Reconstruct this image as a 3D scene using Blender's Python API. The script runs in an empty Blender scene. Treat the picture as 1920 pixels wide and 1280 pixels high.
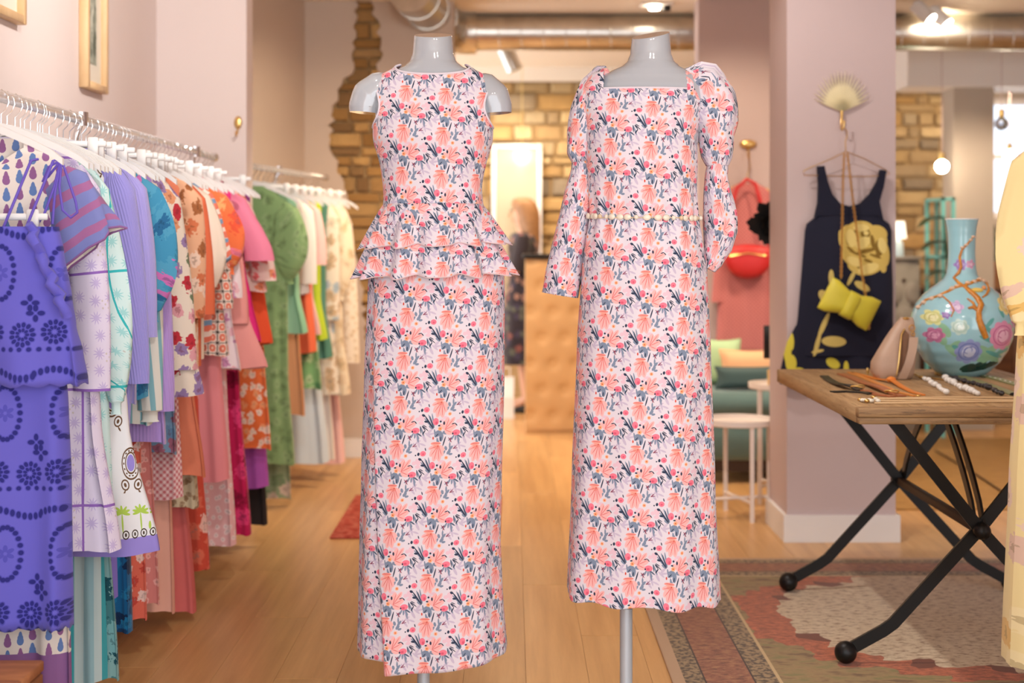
import bpy, bmesh, math, random
from mathutils import Vector, Matrix, noise
random.seed(7)
R = math.radians
PI = math.pi

# ------------------------------------------------------------------ camera
F, CH, HY = 2666.7, 1.25, 455.0          # focal length in pixels, eye height, horizon row
scn = bpy.context.scene
COL = scn.collection
cam = bpy.data.objects.new('camera', bpy.data.cameras.new('camera'))
COL.objects.link(cam)
cam.location = (0, 0, CH)
cam.rotation_euler = (R(90), 0, 0)
cam.data.lens = 50
cam.data.sensor_width = 36
cam.data.shift_y = -(640 - HY) / 1920
cam.data.dof.use_dof = True
cam.data.dof.focus_distance = 3.72
cam.data.dof.aperture_fstop = 2.4
cam.data.clip_start = 0.05
scn.camera = cam

# ------------------------------------------------------------------ daylight and exposure
world = bpy.data.worlds.new('daylight')
scn.world = world
world.use_nodes = True
wb = world.node_tree.nodes['Background']
wb.inputs[0].default_value = (0.93, 0.96, 1.0, 1)
wb.inputs[1].default_value = 3.2
scn.view_settings.view_transform = 'Standard'
scn.view_settings.look = 'None'
scn.view_settings.gamma = 1
scn.view_settings.exposure = 0.12
scn.view_settings.use_curve_mapping = False
scn.cycles.max_bounces = 6
scn.cycles.adaptive_threshold = 0.03
scn.cycles.diffuse_bounces = 3
scn.cycles.glossy_bounces = 3
scn.cycles.transmission_bounces = 4
scn.cycles.sample_clamp_indirect = 4.0

WARM = (1.0, 0.80, 0.57)
SOFT = (1.0, 0.95, 0.90)


def spot(loc, aim, power, col=WARM, size=70, blend=0.5, rad=0.05):
    l = bpy.data.lights.new('spot_lamp', 'SPOT')
    l.energy = power
    l.color = col
    l.spot_size = R(size)
    l.spot_blend = blend
    l.shadow_soft_size = rad
    o = bpy.data.objects.new('spot_lamp', l)
    COL.objects.link(o)
    o.location = loc
    o.rotation_euler = (Vector(aim) - Vector(loc)).to_track_quat('-Z', 'Y').to_euler()
    return o


# the open shop front lets the daylight in
pa = bpy.data.lights.new('shop_front_opening', 'AREA')
pa.shape = 'RECTANGLE'
pa.size, pa.size_y = 6.1, 2.6
pa.cycles.is_portal = True
po = bpy.data.objects.new('shop_front_opening', pa)
COL.objects.link(po)
po.location = (1.45, -0.98, 1.32)
po.rotation_euler = (R(90), 0, 0)
# front track spots aimed at the displays, plus two added to brighten the left wall
spot((-0.45, 3.0, 2.60), (-1.6, 4.5, 1.8), 60, SOFT, 110, 1.0)  # added to brighten the near left wall
spot((-0.40, 4.3, 2.60), (-1.6, 5.7, 1.9), 68, SOFT, 110, 1.0)  # added to brighten the left wall further back
spot((0.15, 1.5, 2.60), (-0.15, 3.7, 1.2), 16, SOFT, 60)
spot((0.75, 1.6, 2.60), (0.4, 3.7, 1.2), 16, SOFT, 60)
spot((0.20, 4.15, 2.60), (1.35, 4.6, 0.5), 75, SOFT, 85, 0.4, 0.03)
spot((0.5, 5.0, 2.60), (1.4, 6.0, 1.5), 40, SOFT, 80, 0.8)
# warm ceiling spots in the back of the shop
for sx, sy, ax, ay, pw in ((-0.35, 6.9, -0.9, 7.7, 42), (0.3, 8.4, 0.2, 8.9, 85), (0.6, 10.2, 0.5, 11.4, 85),
                           (-0.3, 10.3, -0.2, 11.4, 75), (1.1, 7.2, 1.3, 8.0, 45), (2.6, 8.5, 3.0, 11.4, 105),
                           (2.3, 6.9, 2.5, 7.6, 100), (3.6, 9.9, 3.4, 11.4, 120), (0.05, 6.6, -0.1, 7.2, 110)):
    spot((sx, sy, 2.60), (ax, ay, 0.9), pw, WARM, 110, 0.7, 0.05)


# ------------------------------------------------------------------ helpers
def PX(px, Y):
    return (px - 960) * Y / F


def PZ(py, Y):
    return CH - (py - HY) * Y / F


def pt(px, py, Y):
    return Vector((PX(px, Y), Y, PZ(py, Y)))


def lin(c):
    out = []
    for v in c[:3]:
        v = v / 255.0
        out.append(v / 12.92 if v <= 0.04045 else ((v + 0.055) / 1.055) ** 2.4)
    return (out[0], out[1], out[2], 1.0)


class MB:
    """collects vertices and faces of one mesh, with optional uv per vertex"""

    def __init__(s):
        s.v, s.f, s.uv = [], [], {}

    def add(s, vs, fs, uvs=None):
        b = len(s.v)
        s.v += [tuple(p) for p in vs]
        s.f += [tuple(i + b for i in f) for f in fs]
        if uvs:
            for i, q in enumerate(uvs):
                s.uv[b + i] = q
        return s

    def box(s, a, b, m=None):
        x0, y0, z0 = a
        x1, y1, z1 = b
        vs = [Vector(p) for p in ((x0, y0, z0), (x1, y0, z0), (x1, y1, z0), (x0, y1, z0),
                                  (x0, y0, z1), (x1, y0, z1), (x1, y1, z1), (x0, y1, z1))]
        if m:
            vs = [m @ p for p in vs]
        return s.add(vs, [(0, 3, 2, 1), (4, 5, 6, 7), (0, 1, 5, 4), (1, 2, 6, 5), (2, 3, 7, 6), (3, 0, 4, 7)])

    def cbox(s, a, b, c=0.004):
        """box with chamfered vertical and horizontal edges (rounded look)"""
        x0, y0, z0 = a
        x1, y1, z1 = b
        rings = []
        for z, i in ((z0, c), (z0 + c, 0), (z1 - c, 0), (z1, c)):
            k = c
            xa, xb, ya, yb = x0 + i, x1 - i, y0 + i, y1 - i
            rings.append([(xa + k, ya, z), (xb - k, ya, z), (xb, ya + k, z), (xb, yb - k, z),
                          (xb - k, yb, z), (xa + k, yb, z), (xa, yb - k, z), (xa, ya + k, z)])
        return s.loft(rings, caps=True)

    def loft(s, rings, caps=False, closed=True, uvs=None):
        n = len(rings[0])
        vs = [p for r in rings for p in r]
        fs = []
        for i in range(len(rings) - 1):
            for j in range(n if closed else n - 1):
                k = (j + 1) % n
                fs.append((i * n + j, i * n + k, (i + 1) * n + k, (i + 1) * n + j))
        if caps:
            fs.append(tuple(reversed(range(n))))
            b = (len(rings) - 1) * n
            fs.append(tuple(b + j for j in range(n)))
        return s.add(vs, fs, uvs)

    def tube(s, path, rad, n=8, caps=True, flat=None):
        """tube along a path; rad is a number or one per point; flat scales the second axis"""
        path = [Vector(p) for p in path]
        m = len(path)
        if not hasattr(rad, '__len__'):
            rad = [rad] * m
        rings = []
        up = None
        for i, p in enumerate(path):
            t = (path[min(i + 1, m - 1)] - path[max(i - 1, 0)])
            if t.length < 1e-9:
                t = Vector((0, 0, 1))
            t.normalize()
            if up is None:
                up = Vector((0, 1, 0)) if abs(t.y) < 0.9 else Vector((0, 0, 1))
            a = up - t * up.dot(t)
            if a.length < 1e-4:
                a = Vector((1, 0, 0)) - t * t.x
            a.normalize()
            up = a
            b = t.cross(a)
            fl = 1.0 if flat is None else flat
            rings.append([p + (a * math.cos(2 * PI * k / n) * fl + b * math.sin(2 * PI * k / n)) * rad[i] for k in range(n)])
        return s.loft(rings, caps=caps)

    def lathe(s, prof, c=(0, 0, 0), n=32, uvr=None):
        """profile of (radius, z)"""
        cx, cy, cz = c
        rings, uvs = [], []
        for r, z in prof:
            rings.append([(cx + r * math.cos(2 * PI * k / n - PI), cy + r * math.sin(2 * PI * k / n - PI), cz + z) for k in range(n + (1 if uvr else 0))])
            if uvr:
                uvs += [((k / n - 0.25) * 2 * PI * uvr, z) for k in range(n + 1)]
        if uvr:
            return s.loft(rings, closed=False, uvs=uvs)
        return s.loft(rings, caps=True)

    def ball(s, c, r, n=12, m=8, sc=(1, 1, 1), mat=None):
        c = Vector(c)
        rings = []
        for i in range(m + 1):
            a = -PI / 2 + PI * (0.02 + 0.96 * i / m)
            rr, z = math.cos(a) * r, math.sin(a) * r
            ring = []
            for k in range(n):
                p = Vector((rr * math.cos(2 * PI * k / n) * sc[0], rr * math.sin(2 * PI * k / n) * sc[1], z * sc[2]))
                ring.append(c + (mat @ p if mat else p))
            rings.append(ring)
        return s.loft(rings, caps=True)

    def prism(s, poly, axis_vec):
        """closed polygon (list of Vectors) extruded along a vector"""
        a = [Vector(p) for p in poly]
        d = Vector(axis_vec)
        n = len(a)
        vs = a + [p + d for p in a]
        fs = [tuple(range(n)), tuple(reversed(range(n, 2 * n)))]
        fs += [(j, j + n, (j + 1) % n + n, (j + 1) % n) for j in range(n)]
        return s.add(vs, fs)

    def build(s, name, mat, parent=None, smooth=True, kind=None, loc=None):
        me = bpy.data.meshes.new(name)
        me.from_pydata(s.v, [], s.f)
        if s.uv:
            ul = me.uv_layers.new(name='UVMap')
            for lp in me.loops:
                ul.data[lp.index].uv = s.uv.get(lp.vertex_index, (0, 0))
        bm = bmesh.new()
        bm.from_mesh(me)
        bmesh.ops.recalc_face_normals(bm, faces=bm.faces)
        bm.to_mesh(me)
        bm.free()
        if smooth:
            me.polygons.foreach_set('use_smooth', [True] * len(me.polygons))
            me.set_sharp_from_angle(angle=R(48 if smooth is True else smooth))
        o = bpy.data.objects.new(name, me)
        COL.objects.link(o)
        if mat:
            me.materials.append(mat)
        if parent:
            o.parent = parent
            o.matrix_parent_inverse = Matrix.Translation(-parent.location) if parent.type == 'EMPTY' and parent.rotation_euler.z == 0 else parent.matrix_basis.inverted()
        if kind:
            o['kind'] = kind
        return o


def tag(o, label, cat, group=None, kind=None):
    o['label'] = label
    o['category'] = cat
    if group:
        o['group'] = group
    if kind:
        o['kind'] = kind
    return o


def thing(name, loc, label, cat, group=None):
    o = bpy.data.objects.new(name, None)
    COL.objects.link(o)
    o.location = loc
    o.empty_display_size = 0.05
    return tag(o, label, cat, group)


def struct(o, label=None):
    o['kind'] = 'structure'
    if label:
        o['label'] = label
    return o


def lerp(a, b, t):
    return a + (b - a) * t


def interp(tab, x):
    """piecewise smooth interpolation of rows (x, value...)"""
    if x <= tab[0][0]:
        return tab[0][1:]
    for a, b in zip(tab, tab[1:]):
        if x <= b[0]:
            t = (x - a[0]) / (b[0] - a[0])
            t = t * t * (3 - 2 * t) * 0.5 + t * 0.5
            return tuple(lerp(p, q, t) for p, q in zip(a[1:], b[1:]))
    return tab[-1][1:]


# ------------------------------------------------------------------ materials
class N:
    def __init__(s, name):
        s.mat = bpy.data.materials.new(name)
        s.mat.use_nodes = True
        s.nt = s.mat.node_tree
        s.b = s.nt.nodes['Principled BSDF']

    def node(s, typ, **kw):
        n = s.nt.nodes.new(typ)
        for k, v in kw.items():
            setattr(n, k, v)
        return n

    def put(s, sock, val):
        if hasattr(val, 'is_output'):
            s.nt.links.new(val, sock)
        elif hasattr(val, '__len__') and len(val) == 3 and sock.type == 'RGBA':
            sock.default_value = (*val, 1)
        else:
            sock.default_value = val

    def m(s, op, a, b=0.0, c=None):
        n = s.node('ShaderNodeMath', operation=op)
        s.put(n.inputs[0], a)
        s.put(n.inputs[1], b)
        if c is not None:
            s.put(n.inputs[2], c)
        return n.outputs[0]

    def vm(s, op, a, b=None, out=0):
        n = s.node('ShaderNodeVectorMath', operation=op)
        s.put(n.inputs[0], a)
        if b is not None:
            s.put(n.inputs[1], b)
        return n.outputs['Value'] if op in ('LENGTH', 'DOT_PRODUCT', 'DISTANCE') else n.outputs[0]

    def mix(s, fac, a, b, blend='MIX'):
        n = s.node('ShaderNodeMix', data_type='RGBA', blend_type=blend)
        s.put(n.inputs[0], fac)
        s.put(n.inputs[6], a)
        s.put(n.inputs[7], b)
        return n.outputs[2]

    def sep(s, v):
        n = s.node('ShaderNodeSeparateXYZ')
        s.put(n.inputs[0], v)
        return n.outputs

    def comb(s, x, y, z=0.0):
        n = s.node('ShaderNodeCombineXYZ')
        s.put(n.inputs[0], x)
        s.put(n.inputs[1], y)
        s.put(n.inputs[2], z)
        return n.outputs[0]

    def coord(s, which='Object'):
        return s.node('ShaderNodeTexCoord').outputs[which]

    def noise(s, vec, scale, detail=3, rough=0.5, out='Fac'):
        n = s.node('ShaderNodeTexNoise')
        s.put(n.inputs['Vector'], vec)
        n.inputs['Scale'].default_value = scale
        n.inputs['Detail'].default_value = detail
        n.inputs['Roughness'].default_value = rough
        return n.outputs[out]

    def voro(s, vec, scale, feature='F1', rnd=1.0):
        n = s.node('ShaderNodeTexVoronoi', feature=feature, voronoi_dimensions='2D')
        s.put(n.inputs['Vector'], vec)
        n.inputs['Scale'].default_value = scale
        n.inputs['Randomness'].default_value = rnd
        return n

    def ramp(s, fac, stops, interp='LINEAR'):
        n = s.node('ShaderNodeValToRGB')
        n.color_ramp.interpolation = interp
        e = n.color_ramp.elements
        while len(e) < len(stops):
            e.new(0.5)
        for i, (p, c) in enumerate(stops):
            e[i].position = p
            e[i].color = lin(c)
        s.put(n.inputs[0], fac)
        return n.outputs[0]

    def mapping(s, vec, loc=(0, 0, 0), rot=0.0, scale=(1, 1, 1), typ='POINT'):
        n = s.node('ShaderNodeMapping', vector_type=typ)
        s.put(n.inputs[0], vec)
        n.inputs[1].default_value = loc
        n.inputs[2].default_value = (0, 0, rot)
        n.inputs[3].default_value = scale
        return n.outputs[0]

    def bump(s, height, strength=0.3, dist=0.01):
        n = s.node('ShaderNodeBump')
        n.inputs['Strength'].default_value = strength
        n.inputs['Distance'].default_value = dist
        s.put(n.inputs['Height'], height)
        s.nt.links.new(n.outputs[0], s.b.inputs['Normal'])

    def fin(s, col=None, rough=0.6, metal=0.0, spec=0.5, coat=0.0, sheen=0.0, trans=0.0):
        if col is not None:
            s.put(s.b.inputs['Base Color'], col)
        s.put(s.b.inputs['Roughness'], rough)
        s.b.inputs['Metallic'].default_value = metal
        s.b.inputs['Specular IOR Level'].default_value = spec
        s.b.inputs['Coat Weight'].default_value = coat
        s.b.inputs['Sheen Weight'].default_value = sheen
        s.b.inputs['Transmission Weight'].default_value = trans
        return s.mat

    def elements(s, p, els):
        """least normalised distance over a list of (cx, cy, rx, ry, rot, ring)"""
        best = None
        for i, e in enumerate(els):
            if i % 6 == 0 and best is not None:      # keeps the node evaluation in sequence
                p = s.chain(best, p)
            cx, cy, rx, ry, rot = e[:5]
            q = s.mapping(p, (cx, cy, 0), rot, (rx, ry, 1), 'TEXTURE')
            d = s.vm('LENGTH', q)
            if len(e) > 5 and e[5]:
                d = s.m('DIVIDE', s.m('ABSOLUTE', s.m('SUBTRACT', d, 1.0)), e[5])
            best = d if best is None else s.m('MINIMUM', best, d)
        return best

    def chain(s, val, p):
        n = s.node('ShaderNodeVectorMath', operation='MULTIPLY_ADD')
        s.put(n.inputs[0], val)
        n.inputs[1].default_value = (1e-10, 1e-10, 0)
        s.put(n.inputs[2], p)
        return n.outputs[0]

    def lattice(s, uv, a1, a2):
        det = a1[0] * a2[1] - a1[1] * a2[0]
        r1 = (a2[1] / det, -a2[0] / det, 0)
        r2 = (-a1[1] / det, a1[0] / det, 0)
        f = s.vm('FRACTION', s.comb(s.vm('DOT_PRODUCT', uv, r1), s.vm('DOT_PRODUCT', uv, r2)))
        x = s.vm('DOT_PRODUCT', f, (a1[0], a2[0], 0))
        y = s.vm('DOT_PRODUCT', f, (a1[1], a2[1], 0))
        return s.comb(x, y)


def wrapped(els, a1, a2):
    """repeat every element in the neighbouring cells it reaches into"""
    det = a1[0] * a2[1] - a1[1] * a2[0]
    out = []
    for e in els:
        r = max(e[2], e[3]) * (1 + (e[5] if len(e) > 5 and e[5] else 0))
        n1 = math.hypot(a2[0], a2[1]) / abs(det) * r
        n2 = math.hypot(a1[0], a1[1]) / abs(det) * r
        c1 = (e[0] * a2[1] - e[1] * a2[0]) / det
        c2 = (-e[0] * a1[1] + e[1] * a1[0]) / det
        c1 -= math.floor(c1)
        c2 -= math.floor(c2)
        for i in (-1, 0, 1):
            for j in (-1, 0, 1):
                if -n1 < c1 + i < 1 + n1 and -n2 < c2 + j < 1 + n2:
                    q1, q2 = c1 + i, c2 + j
                    out.append((q1 * a1[0] + q2 * a2[0], q1 * a1[1] + q2 * a2[1], *e[2:]))
    return out


def leaf(x0, y0, x1, y1, w, k=1.0, flip=-1):
    """a slim ellipse from base to tip; picture rows run down, v runs up"""
    y0, y1 = y0 * flip, y1 * flip
    return ((x0 + x1) / 2 * k, (y0 + y1) / 2 * k, math.hypot(x1 - x0, y1 - y0) / 2 * k, w * k, math.atan2(y1 - y0, x1 - x0))


def disc(x, y, rx, ry, rot=0.0, k=1.0, flip=-1, ring=0):
    return (x * k, y * flip * k, rx * k, ry * k, rot, ring)


def printed(name, bg, layers, a1=None, a2=None, rough=0.8, warp=0.0, wscale=60, coord='UV', sheen=0.15, spec=0.3, coat=0.0, weave=True):
    n = N(name)
    p = n.coord(coord)
    if warp:
        w = n.noise(p, wscale, 2, 0.5, 'Color')
        w = n.vm('SCALE', n.vm('SUBTRACT', w, (0.5, 0.5, 0.5)))
        w.node.inputs[3].default_value = warp
        p = n.vm('ADD', p, w)
    if a1:
        p = n.lattice(p, a1, a2)
    p = n.vm('MULTIPLY', p, (1, 1, 0))
    col = lin(bg) if not hasattr(bg, 'is_output') else bg
    for rgb, els in layers:
        d = n.elements(p, wrapped(els, a1, a2) if a1 else els)
        p = n.chain(d, p)
        col = n.mix(n.m('LESS_THAN', d, 1.0), col, lin(rgb))
    return n.fin(col, rough, spec=spec, sheen=sheen, coat=coat)


def plain(name, rgb, rough=0.7, metal=0.0, spec=0.5, coat=0.0, sheen=0.0, var=0.0, vscale=8, bump=0.0, bscale=80):
    n = N(name)
    col = lin(rgb)
    if var:
        f = n.noise(n.coord(), vscale, 4, 0.6)
        dark = lin([c * (1 - var) for c in rgb])
        light = lin([min(255, c * (1 + var * 0.6)) for c in rgb])
        col = n.mix(f, dark, light)
    if bump:
        n.bump(n.noise(n.coord(), bscale, 3), bump, 0.004)
    return n.fin(col, rough, metal, spec, coat, sheen)


def blotch(name, bg, cols, scale=30, size=0.36, warp=0.012, rnd=1.0, rough=0.85, bg2=None):
    """loose blossom print: cells of random colour on a ground"""
    n = N(name)
    uv = n.coord('UV')
    w = n.noise(uv, 60, 2, 0.6, 'Color')
    w = n.vm('SCALE', n.vm('SUBTRACT', w, (0.5, 0.5, 0.5)))
    w.node.inputs[3].default_value = warp * 2
    p = n.vm('ADD', uv, w)
    base = lin(bg)
    if bg2:
        base = n.mix(n.m('GREATER_THAN', n.noise(p, scale * 0.6, 2), 0.52), lin(bg), lin(bg2))
    v = n.voro(p, scale, 'F1', rnd)
    pick = n.sep(v.outputs['Color'])[0]
    st = [((i + 0.0) / len(cols), c) for i, c in enumerate(cols)]
    c = n.ramp(pick, st, 'CONSTANT')
    mask = n.m('LESS_THAN', v.outputs['Distance'], size)
    inner = n.m('LESS_THAN', v.outputs['Distance'], size * 0.35)
    col = n.mix(mask, base, c)
    col = n.mix(n.m('MULTIPLY', inner, 0.45), col, lin([min(255, k * 0.6) for k in cols[0]]))
    return n.fin(col, rough, spec=0.25, sheen=0.15)


def stripes(name, c1, c2, period=0.05, duty=0.5, axis=1, rough=0.85, warp=0.0, c3=None):
    n = N(name)
    uv = n.coord('UV')
    if warp:
        w = n.noise(uv, 14, 2, 0.5, 'Color')
        w = n.vm('SCALE', n.vm('SUBTRACT', w, (0.5, 0.5, 0.5)))
        w.node.inputs[3].default_value = warp
        uv = n.vm('ADD', uv, w)
    x = n.sep(uv)[axis]
    f = n.m('FRACT', n.m('DIVIDE', x, period))
    col = n.mix(n.m('LESS_THAN', f, duty), lin(c2), lin(c1))
    if c3:
        f2 = n.m('FRACT', n.m('DIVIDE', x, period * 2))
        col = n.mix(n.m('LESS_THAN', f2, duty * 0.45), col, lin(c3))
    return n.fin(col, rough, spec=0.25, sheen=0.15)


def gingham(name, c1, c2, p=0.016):
    n = N(name)
    o = n.sep(n.coord('UV'))
    a = n.m('ADD', o[0], o[1])
    b = n.m('SUBTRACT', o[0], o[1])
    f = n.m('ADD', n.m('LESS_THAN', n.m('FRACT', n.m('DIVIDE', a, p)), 0.5), n.m('LESS_THAN', n.m('FRACT', n.m('DIVIDE', b, p)), 0.5))
    return n.fin(n.mix(n.m('MULTIPLY', f, 0.5), lin(c1), lin(c2)), 0.85, spec=0.25)


def knit(name, rgb, axis=0, period=0.008, rough=0.95):
    n = N(name)
    o = n.sep(n.coord('UV'))
    h = n.m('SINE', n.m('MULTIPLY', o[axis], 2 * PI / period))
    n.bump(h, 0.35, 0.002)
    return n.fin(lin(rgb), rough, spec=0.15, sheen=0.3)


# wood, stone, plaster
def wood(name, c1, c2, scale=(1.2, 14, 14), rough=0.45, rnd=0.25, dark=None, spec=0.5, coat=0.0):
    n = N(name)
    co = n.coord()
    oi = n.node('ShaderNodeObjectInfo').outputs['Random']
    sh = n.vm('ADD', co, n.comb(n.m('MULTIPLY', oi, 37.0), n.m('MULTIPLY', oi, 11.0), n.m('MULTIPLY', oi, 5.0)))
    v = n.vm('MULTIPLY', sh, scale)
    f = n.noise(v, 1.6, 6, 0.62)
    col = n.ramp(f, [(0.3, c1), (0.7, c2)])
    if dark:
        g = n.noise(v, 5.0, 4, 0.7)
        col = n.mix(n.m('MULTIPLY', n.m('GREATER_THAN', g, 0.6), 0.5), col, lin(dark))
    hsv = n.node('ShaderNodeHueSaturation')
    n.put(hsv.inputs['Color'], col)
    n.put(hsv.inputs['Value'], n.m('ADD', 1.0 - rnd / 2, n.m('MULTIPLY', oi, rnd)))
    n.bump(f, 0.08, 0.003)
    return n.fin(hsv.outputs[0], rough, spec=spec, coat=coat)


def stone_mat(name, stops):
    n = N(name)
    oi = n.node('ShaderNodeObjectInfo').outputs['Random']
    base = n.ramp(oi, stops)
    f = n.noise(n.coord(), 14, 5, 0.65)
    col = n.mix(n.m('MULTIPLY', f, 0.55), base, lin((112, 88, 60)))
    n.bump(f, 0.6, 0.02)
    return n.fin(col, 0.9, spec=0.2)


M = {}
M['wall'] = plain('plaster_blush', (236, 220, 215), 0.85, spec=0.2, var=0.02, vscale=2, bump=0.05, bscale=120)
M['wallbeige'] = plain('plaster_beige', (204, 184, 168), 0.85, spec=0.2, var=0.03, vscale=2, bump=0.05)
M['mauve'] = plain('plaster_mauve', (205, 184, 182), 0.8, spec=0.25, var=0.02, vscale=3)
M['greywall'] = plain('plaster_greige', (186, 172, 158), 0.85, spec=0.2, var=0.02)
M['ceiling'] = plain('ceiling_white', (246, 234, 218), 0.9, spec=0.2)
M['skirting'] = plain('white_lacquer', (236, 230, 226), 0.45)
M['oak'] = wood('oak_board', (196, 146, 92), (224, 176, 118), (14, 1.3, 14), 0.32, 0.16, spec=0.5)
M['chrome'] = plain('chrome', (232, 232, 234), 0.18, 1.0)
M['rail'] = plain('polished_rail', (236, 236, 240), 0.25, 0.6)
M['brass'] = plain('brass', (232, 196, 124), 0.28, 1.0)
M['gold'] = plain('pale_gold', (246, 236, 206), 0.4, 0.35)
M['white'] = plain('white_plastic', (240, 238, 236), 0.4)
M['whitemetal'] = plain('white_metal', (238, 226, 218), 0.45)
M['duct'] = N('galvanised_steel')
_n = M['duct']
_f = _n.noise(_n.coord(), 9, 3)
M['duct'] = _n.fin(_n.ramp(_f, [(0.3, (196, 192, 184)), (0.7, (222, 218, 210))]), 0.30, 1.0)
M['mann'] = plain('grey_gloss_mannequin', (176, 181, 189), 0.12, coat=1.0, spec=0.6)
M['pole'] = plain('grey_steel_pole', (196, 204, 212), 0.3, 0.3)
M['black'] = plain('black_iron', (26, 24, 24), 0.42, 0.4, var=0.1)
M['frame'] = wood('pale_wood_frame', (226, 186, 136), (240, 204, 156), (10, 10, 3), 0.5, 0.05)
M['dark'] = plain('dark_brown', (62, 44, 32), 0.6, var=0.2)
M['mortar'] = plain('lime_mortar', (176, 146, 104), 0.95, var=0.25, vscale=12, bump=0.5, bscale=30)
M['stone'] = stone_mat('field_stone', [(0.0, (160, 132, 92)), (0.2, (198, 172, 128)), (0.4, (178, 152, 114)), (0.55, (140, 128, 112)), (0.7, (214, 190, 148)), (0.85, (192, 150, 88)), (1.0, (162, 146, 122))])

# ================================================================== the setting
CEIL = 2.66
LW = -1.60                                   # left wall plane
# floor: a screed with oak boards laid on it
fl = struct(MB().box((-1.9, -1.0, -0.06), (4.7, 11.7, -0.012)).build('floor', M['oak'], smooth=False), 'warm oak plank floor')
board = MB().cbox((-0.0897, -0.5, -0.011), (0.0897, 0.5, 0.0), 0.0006).build('plank', M['oak'], fl, smooth=False)
first = True
for i in range(35):
    x = -1.67 + 0.18 * i
    y = 2.4 - (i * 0.67) % 1.9
    while y < 11.6:
        ln = 1.9
        y1 = min(y + ln, 11.62)
        if y1 > 2.9 and (x < 2.0 or y1 > 4.0):
            if first:
                o, first = board, False
            else:
                o = board.copy()
                COL.objects.link(o)
                o.parent = fl
            o.location = (x, (y + y1) / 2, 0)
            o.scale = (1, y1 - y - 0.002, 1)
        y = y1
struct(MB().box((-1.9, -1.0, CEIL), (4.7, 11.7, CEIL + 0.1)).build('ceiling', M['ceiling'], smooth=False), 'flat warm white ceiling')
struct(MB().box((LW - 0.15, -1.0, 0), (LW, 6.55, CEIL)).build('wall_left', M['wall'], smooth=False), 'blush plaster wall behind the long clothes rail')
struct(MB().box((LW, 6.40, 0), (-1.195, 6.55, CEIL)).build('wall_left_return', M['wall'], smooth=False), 'blush plaster wall return at the end of the long rail')
# alcove wall behind the second rail, slightly angled
a, b = Vector((-1.52, 6.55, 0)), Vector((-1.21, 8.30, 0))
nrm = Vector((-(b - a).y, (b - a).x, 0)).normalized() * 0.12
struct(MB().prism([a, b, b + nrm, a + nrm], (0, 0, CEIL)).build('wall_alcove', M['wallbeige'], smooth=False), 'beige alcove wall behind the short rail')
# back left wall with a ragged opening in its plaster showing rubble
YB = 8.30
L = [(672, -20), (668, 60), (664, 128), (641, 158), (623, 198), (619, 262), (632, 312), (650, 362), (655, 422), (667, 482), (679, 562), (690, 652), (697, 720)]
Rr = [(690, -20), (697, 25), (711, 40), (713, 92), (707, 130), (722, 150), (768, 190), (792, 270), (800, 400), (790, 520), (770, 640), (740, 715), (697, 720)]
bl = struct(MB().box((-1.30, YB + 0.045, 0), (-0.34, YB + 0.16, CEIL)).build('wall_back_left', M['mortar'], smooth=False), 'beige back wall with a ragged patch of exposed stone')


def ragged(tab, amp):
    """break a plaster edge into small irregular steps"""
    out = [tab[0]]
    for p, q in zip(tab, tab[1:]):
        n = max(2, int(abs(q[1] - p[1]) / 9))
        for i in range(1, n + 1):
            f = i / n
            out.append((lerp(p[0], q[0], f) + (random.uniform(-amp, amp) if i < n else 0), lerp(p[1], q[1], f) + 0.001 * i))
    return out


lp = [pt(x, y, YB) for x, y in ragged(L, 7)]
rp = [pt(x, y, YB) for x, y in ragged(Rr, 7)]
for p in lp + rp:
    p.z = min(p.z, CEIL)
left_poly = [Vector((-1.22, YB, 0)), Vector((lp[-1].x, YB, 0))] + lp[::-1] + [Vector((-1.22, YB, CEIL))]
right_poly = [Vector((-0.34, YB, 0)), Vector((lp[-1].x, YB, 0))] + rp[::-1] + [Vector((-0.34, YB, CEIL))]
MB().prism(left_poly, (0, 0.05, 0)).build('plaster', M['wallbeige'], bl, smooth=False)
MB().prism(right_poly, (0, 0.05, 0)).build('plaster', M['wallbeige'], bl, smooth=False)


def rock(x0, x1, z0, z1, y, dep, parent, mat):
    """one rough wall stone facing -y"""
    j = lambda k: random.uniform(-k, k)
    w, h = x1 - x0, z1 - z0
    n = 8
    rings = []
    ph = random.random()
    jit = [random.uniform(0.93, 1.04) for _ in range(n)]
    for sc, d in ((1.0, 0.02), (1.0, -dep * 0.45), (0.93, -dep * 0.85), (0.74, -dep)):
        ring = []
        for k in range(n):
            a = 2 * PI * k / n
            cx, cz = math.cos(a), math.sin(a)
            m_ = max(abs(cx), abs(cz))
            cx, cz = cx / m_ * 0.9 + cx * 0.1, cz / m_ * 0.9 + cz * 0.1
            ring.append(((x0 + x1) / 2 + cx * w / 2 * sc * jit[k], y + d + (j(0.006) if d < 0 else 0), (z0 + z1) / 2 + cz * h / 2 * sc * jit[(k + 3) % n]))
        rings.append(ring)
    return MB().loft(rings, caps=True).build('stone', mat, parent, smooth=25)


M['stone2'] = stone_mat('golden_rubble', [(0.0, (150, 108, 58)), (0.25, (188, 142, 84)), (0.5, (214, 172, 112)), (0.7, (132, 100, 66)), (0.85, (190, 150, 100)), (1.0, (166, 120, 62))])


def edge_at(tab, z):
    for p, q in zip(tab, tab[1:]):
        if q.z <= z <= p.z and p.z > q.z:
            return lerp(p.x, q.x, (p.z - z) / (p.z - q.z))
    return tab[-1].x


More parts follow.
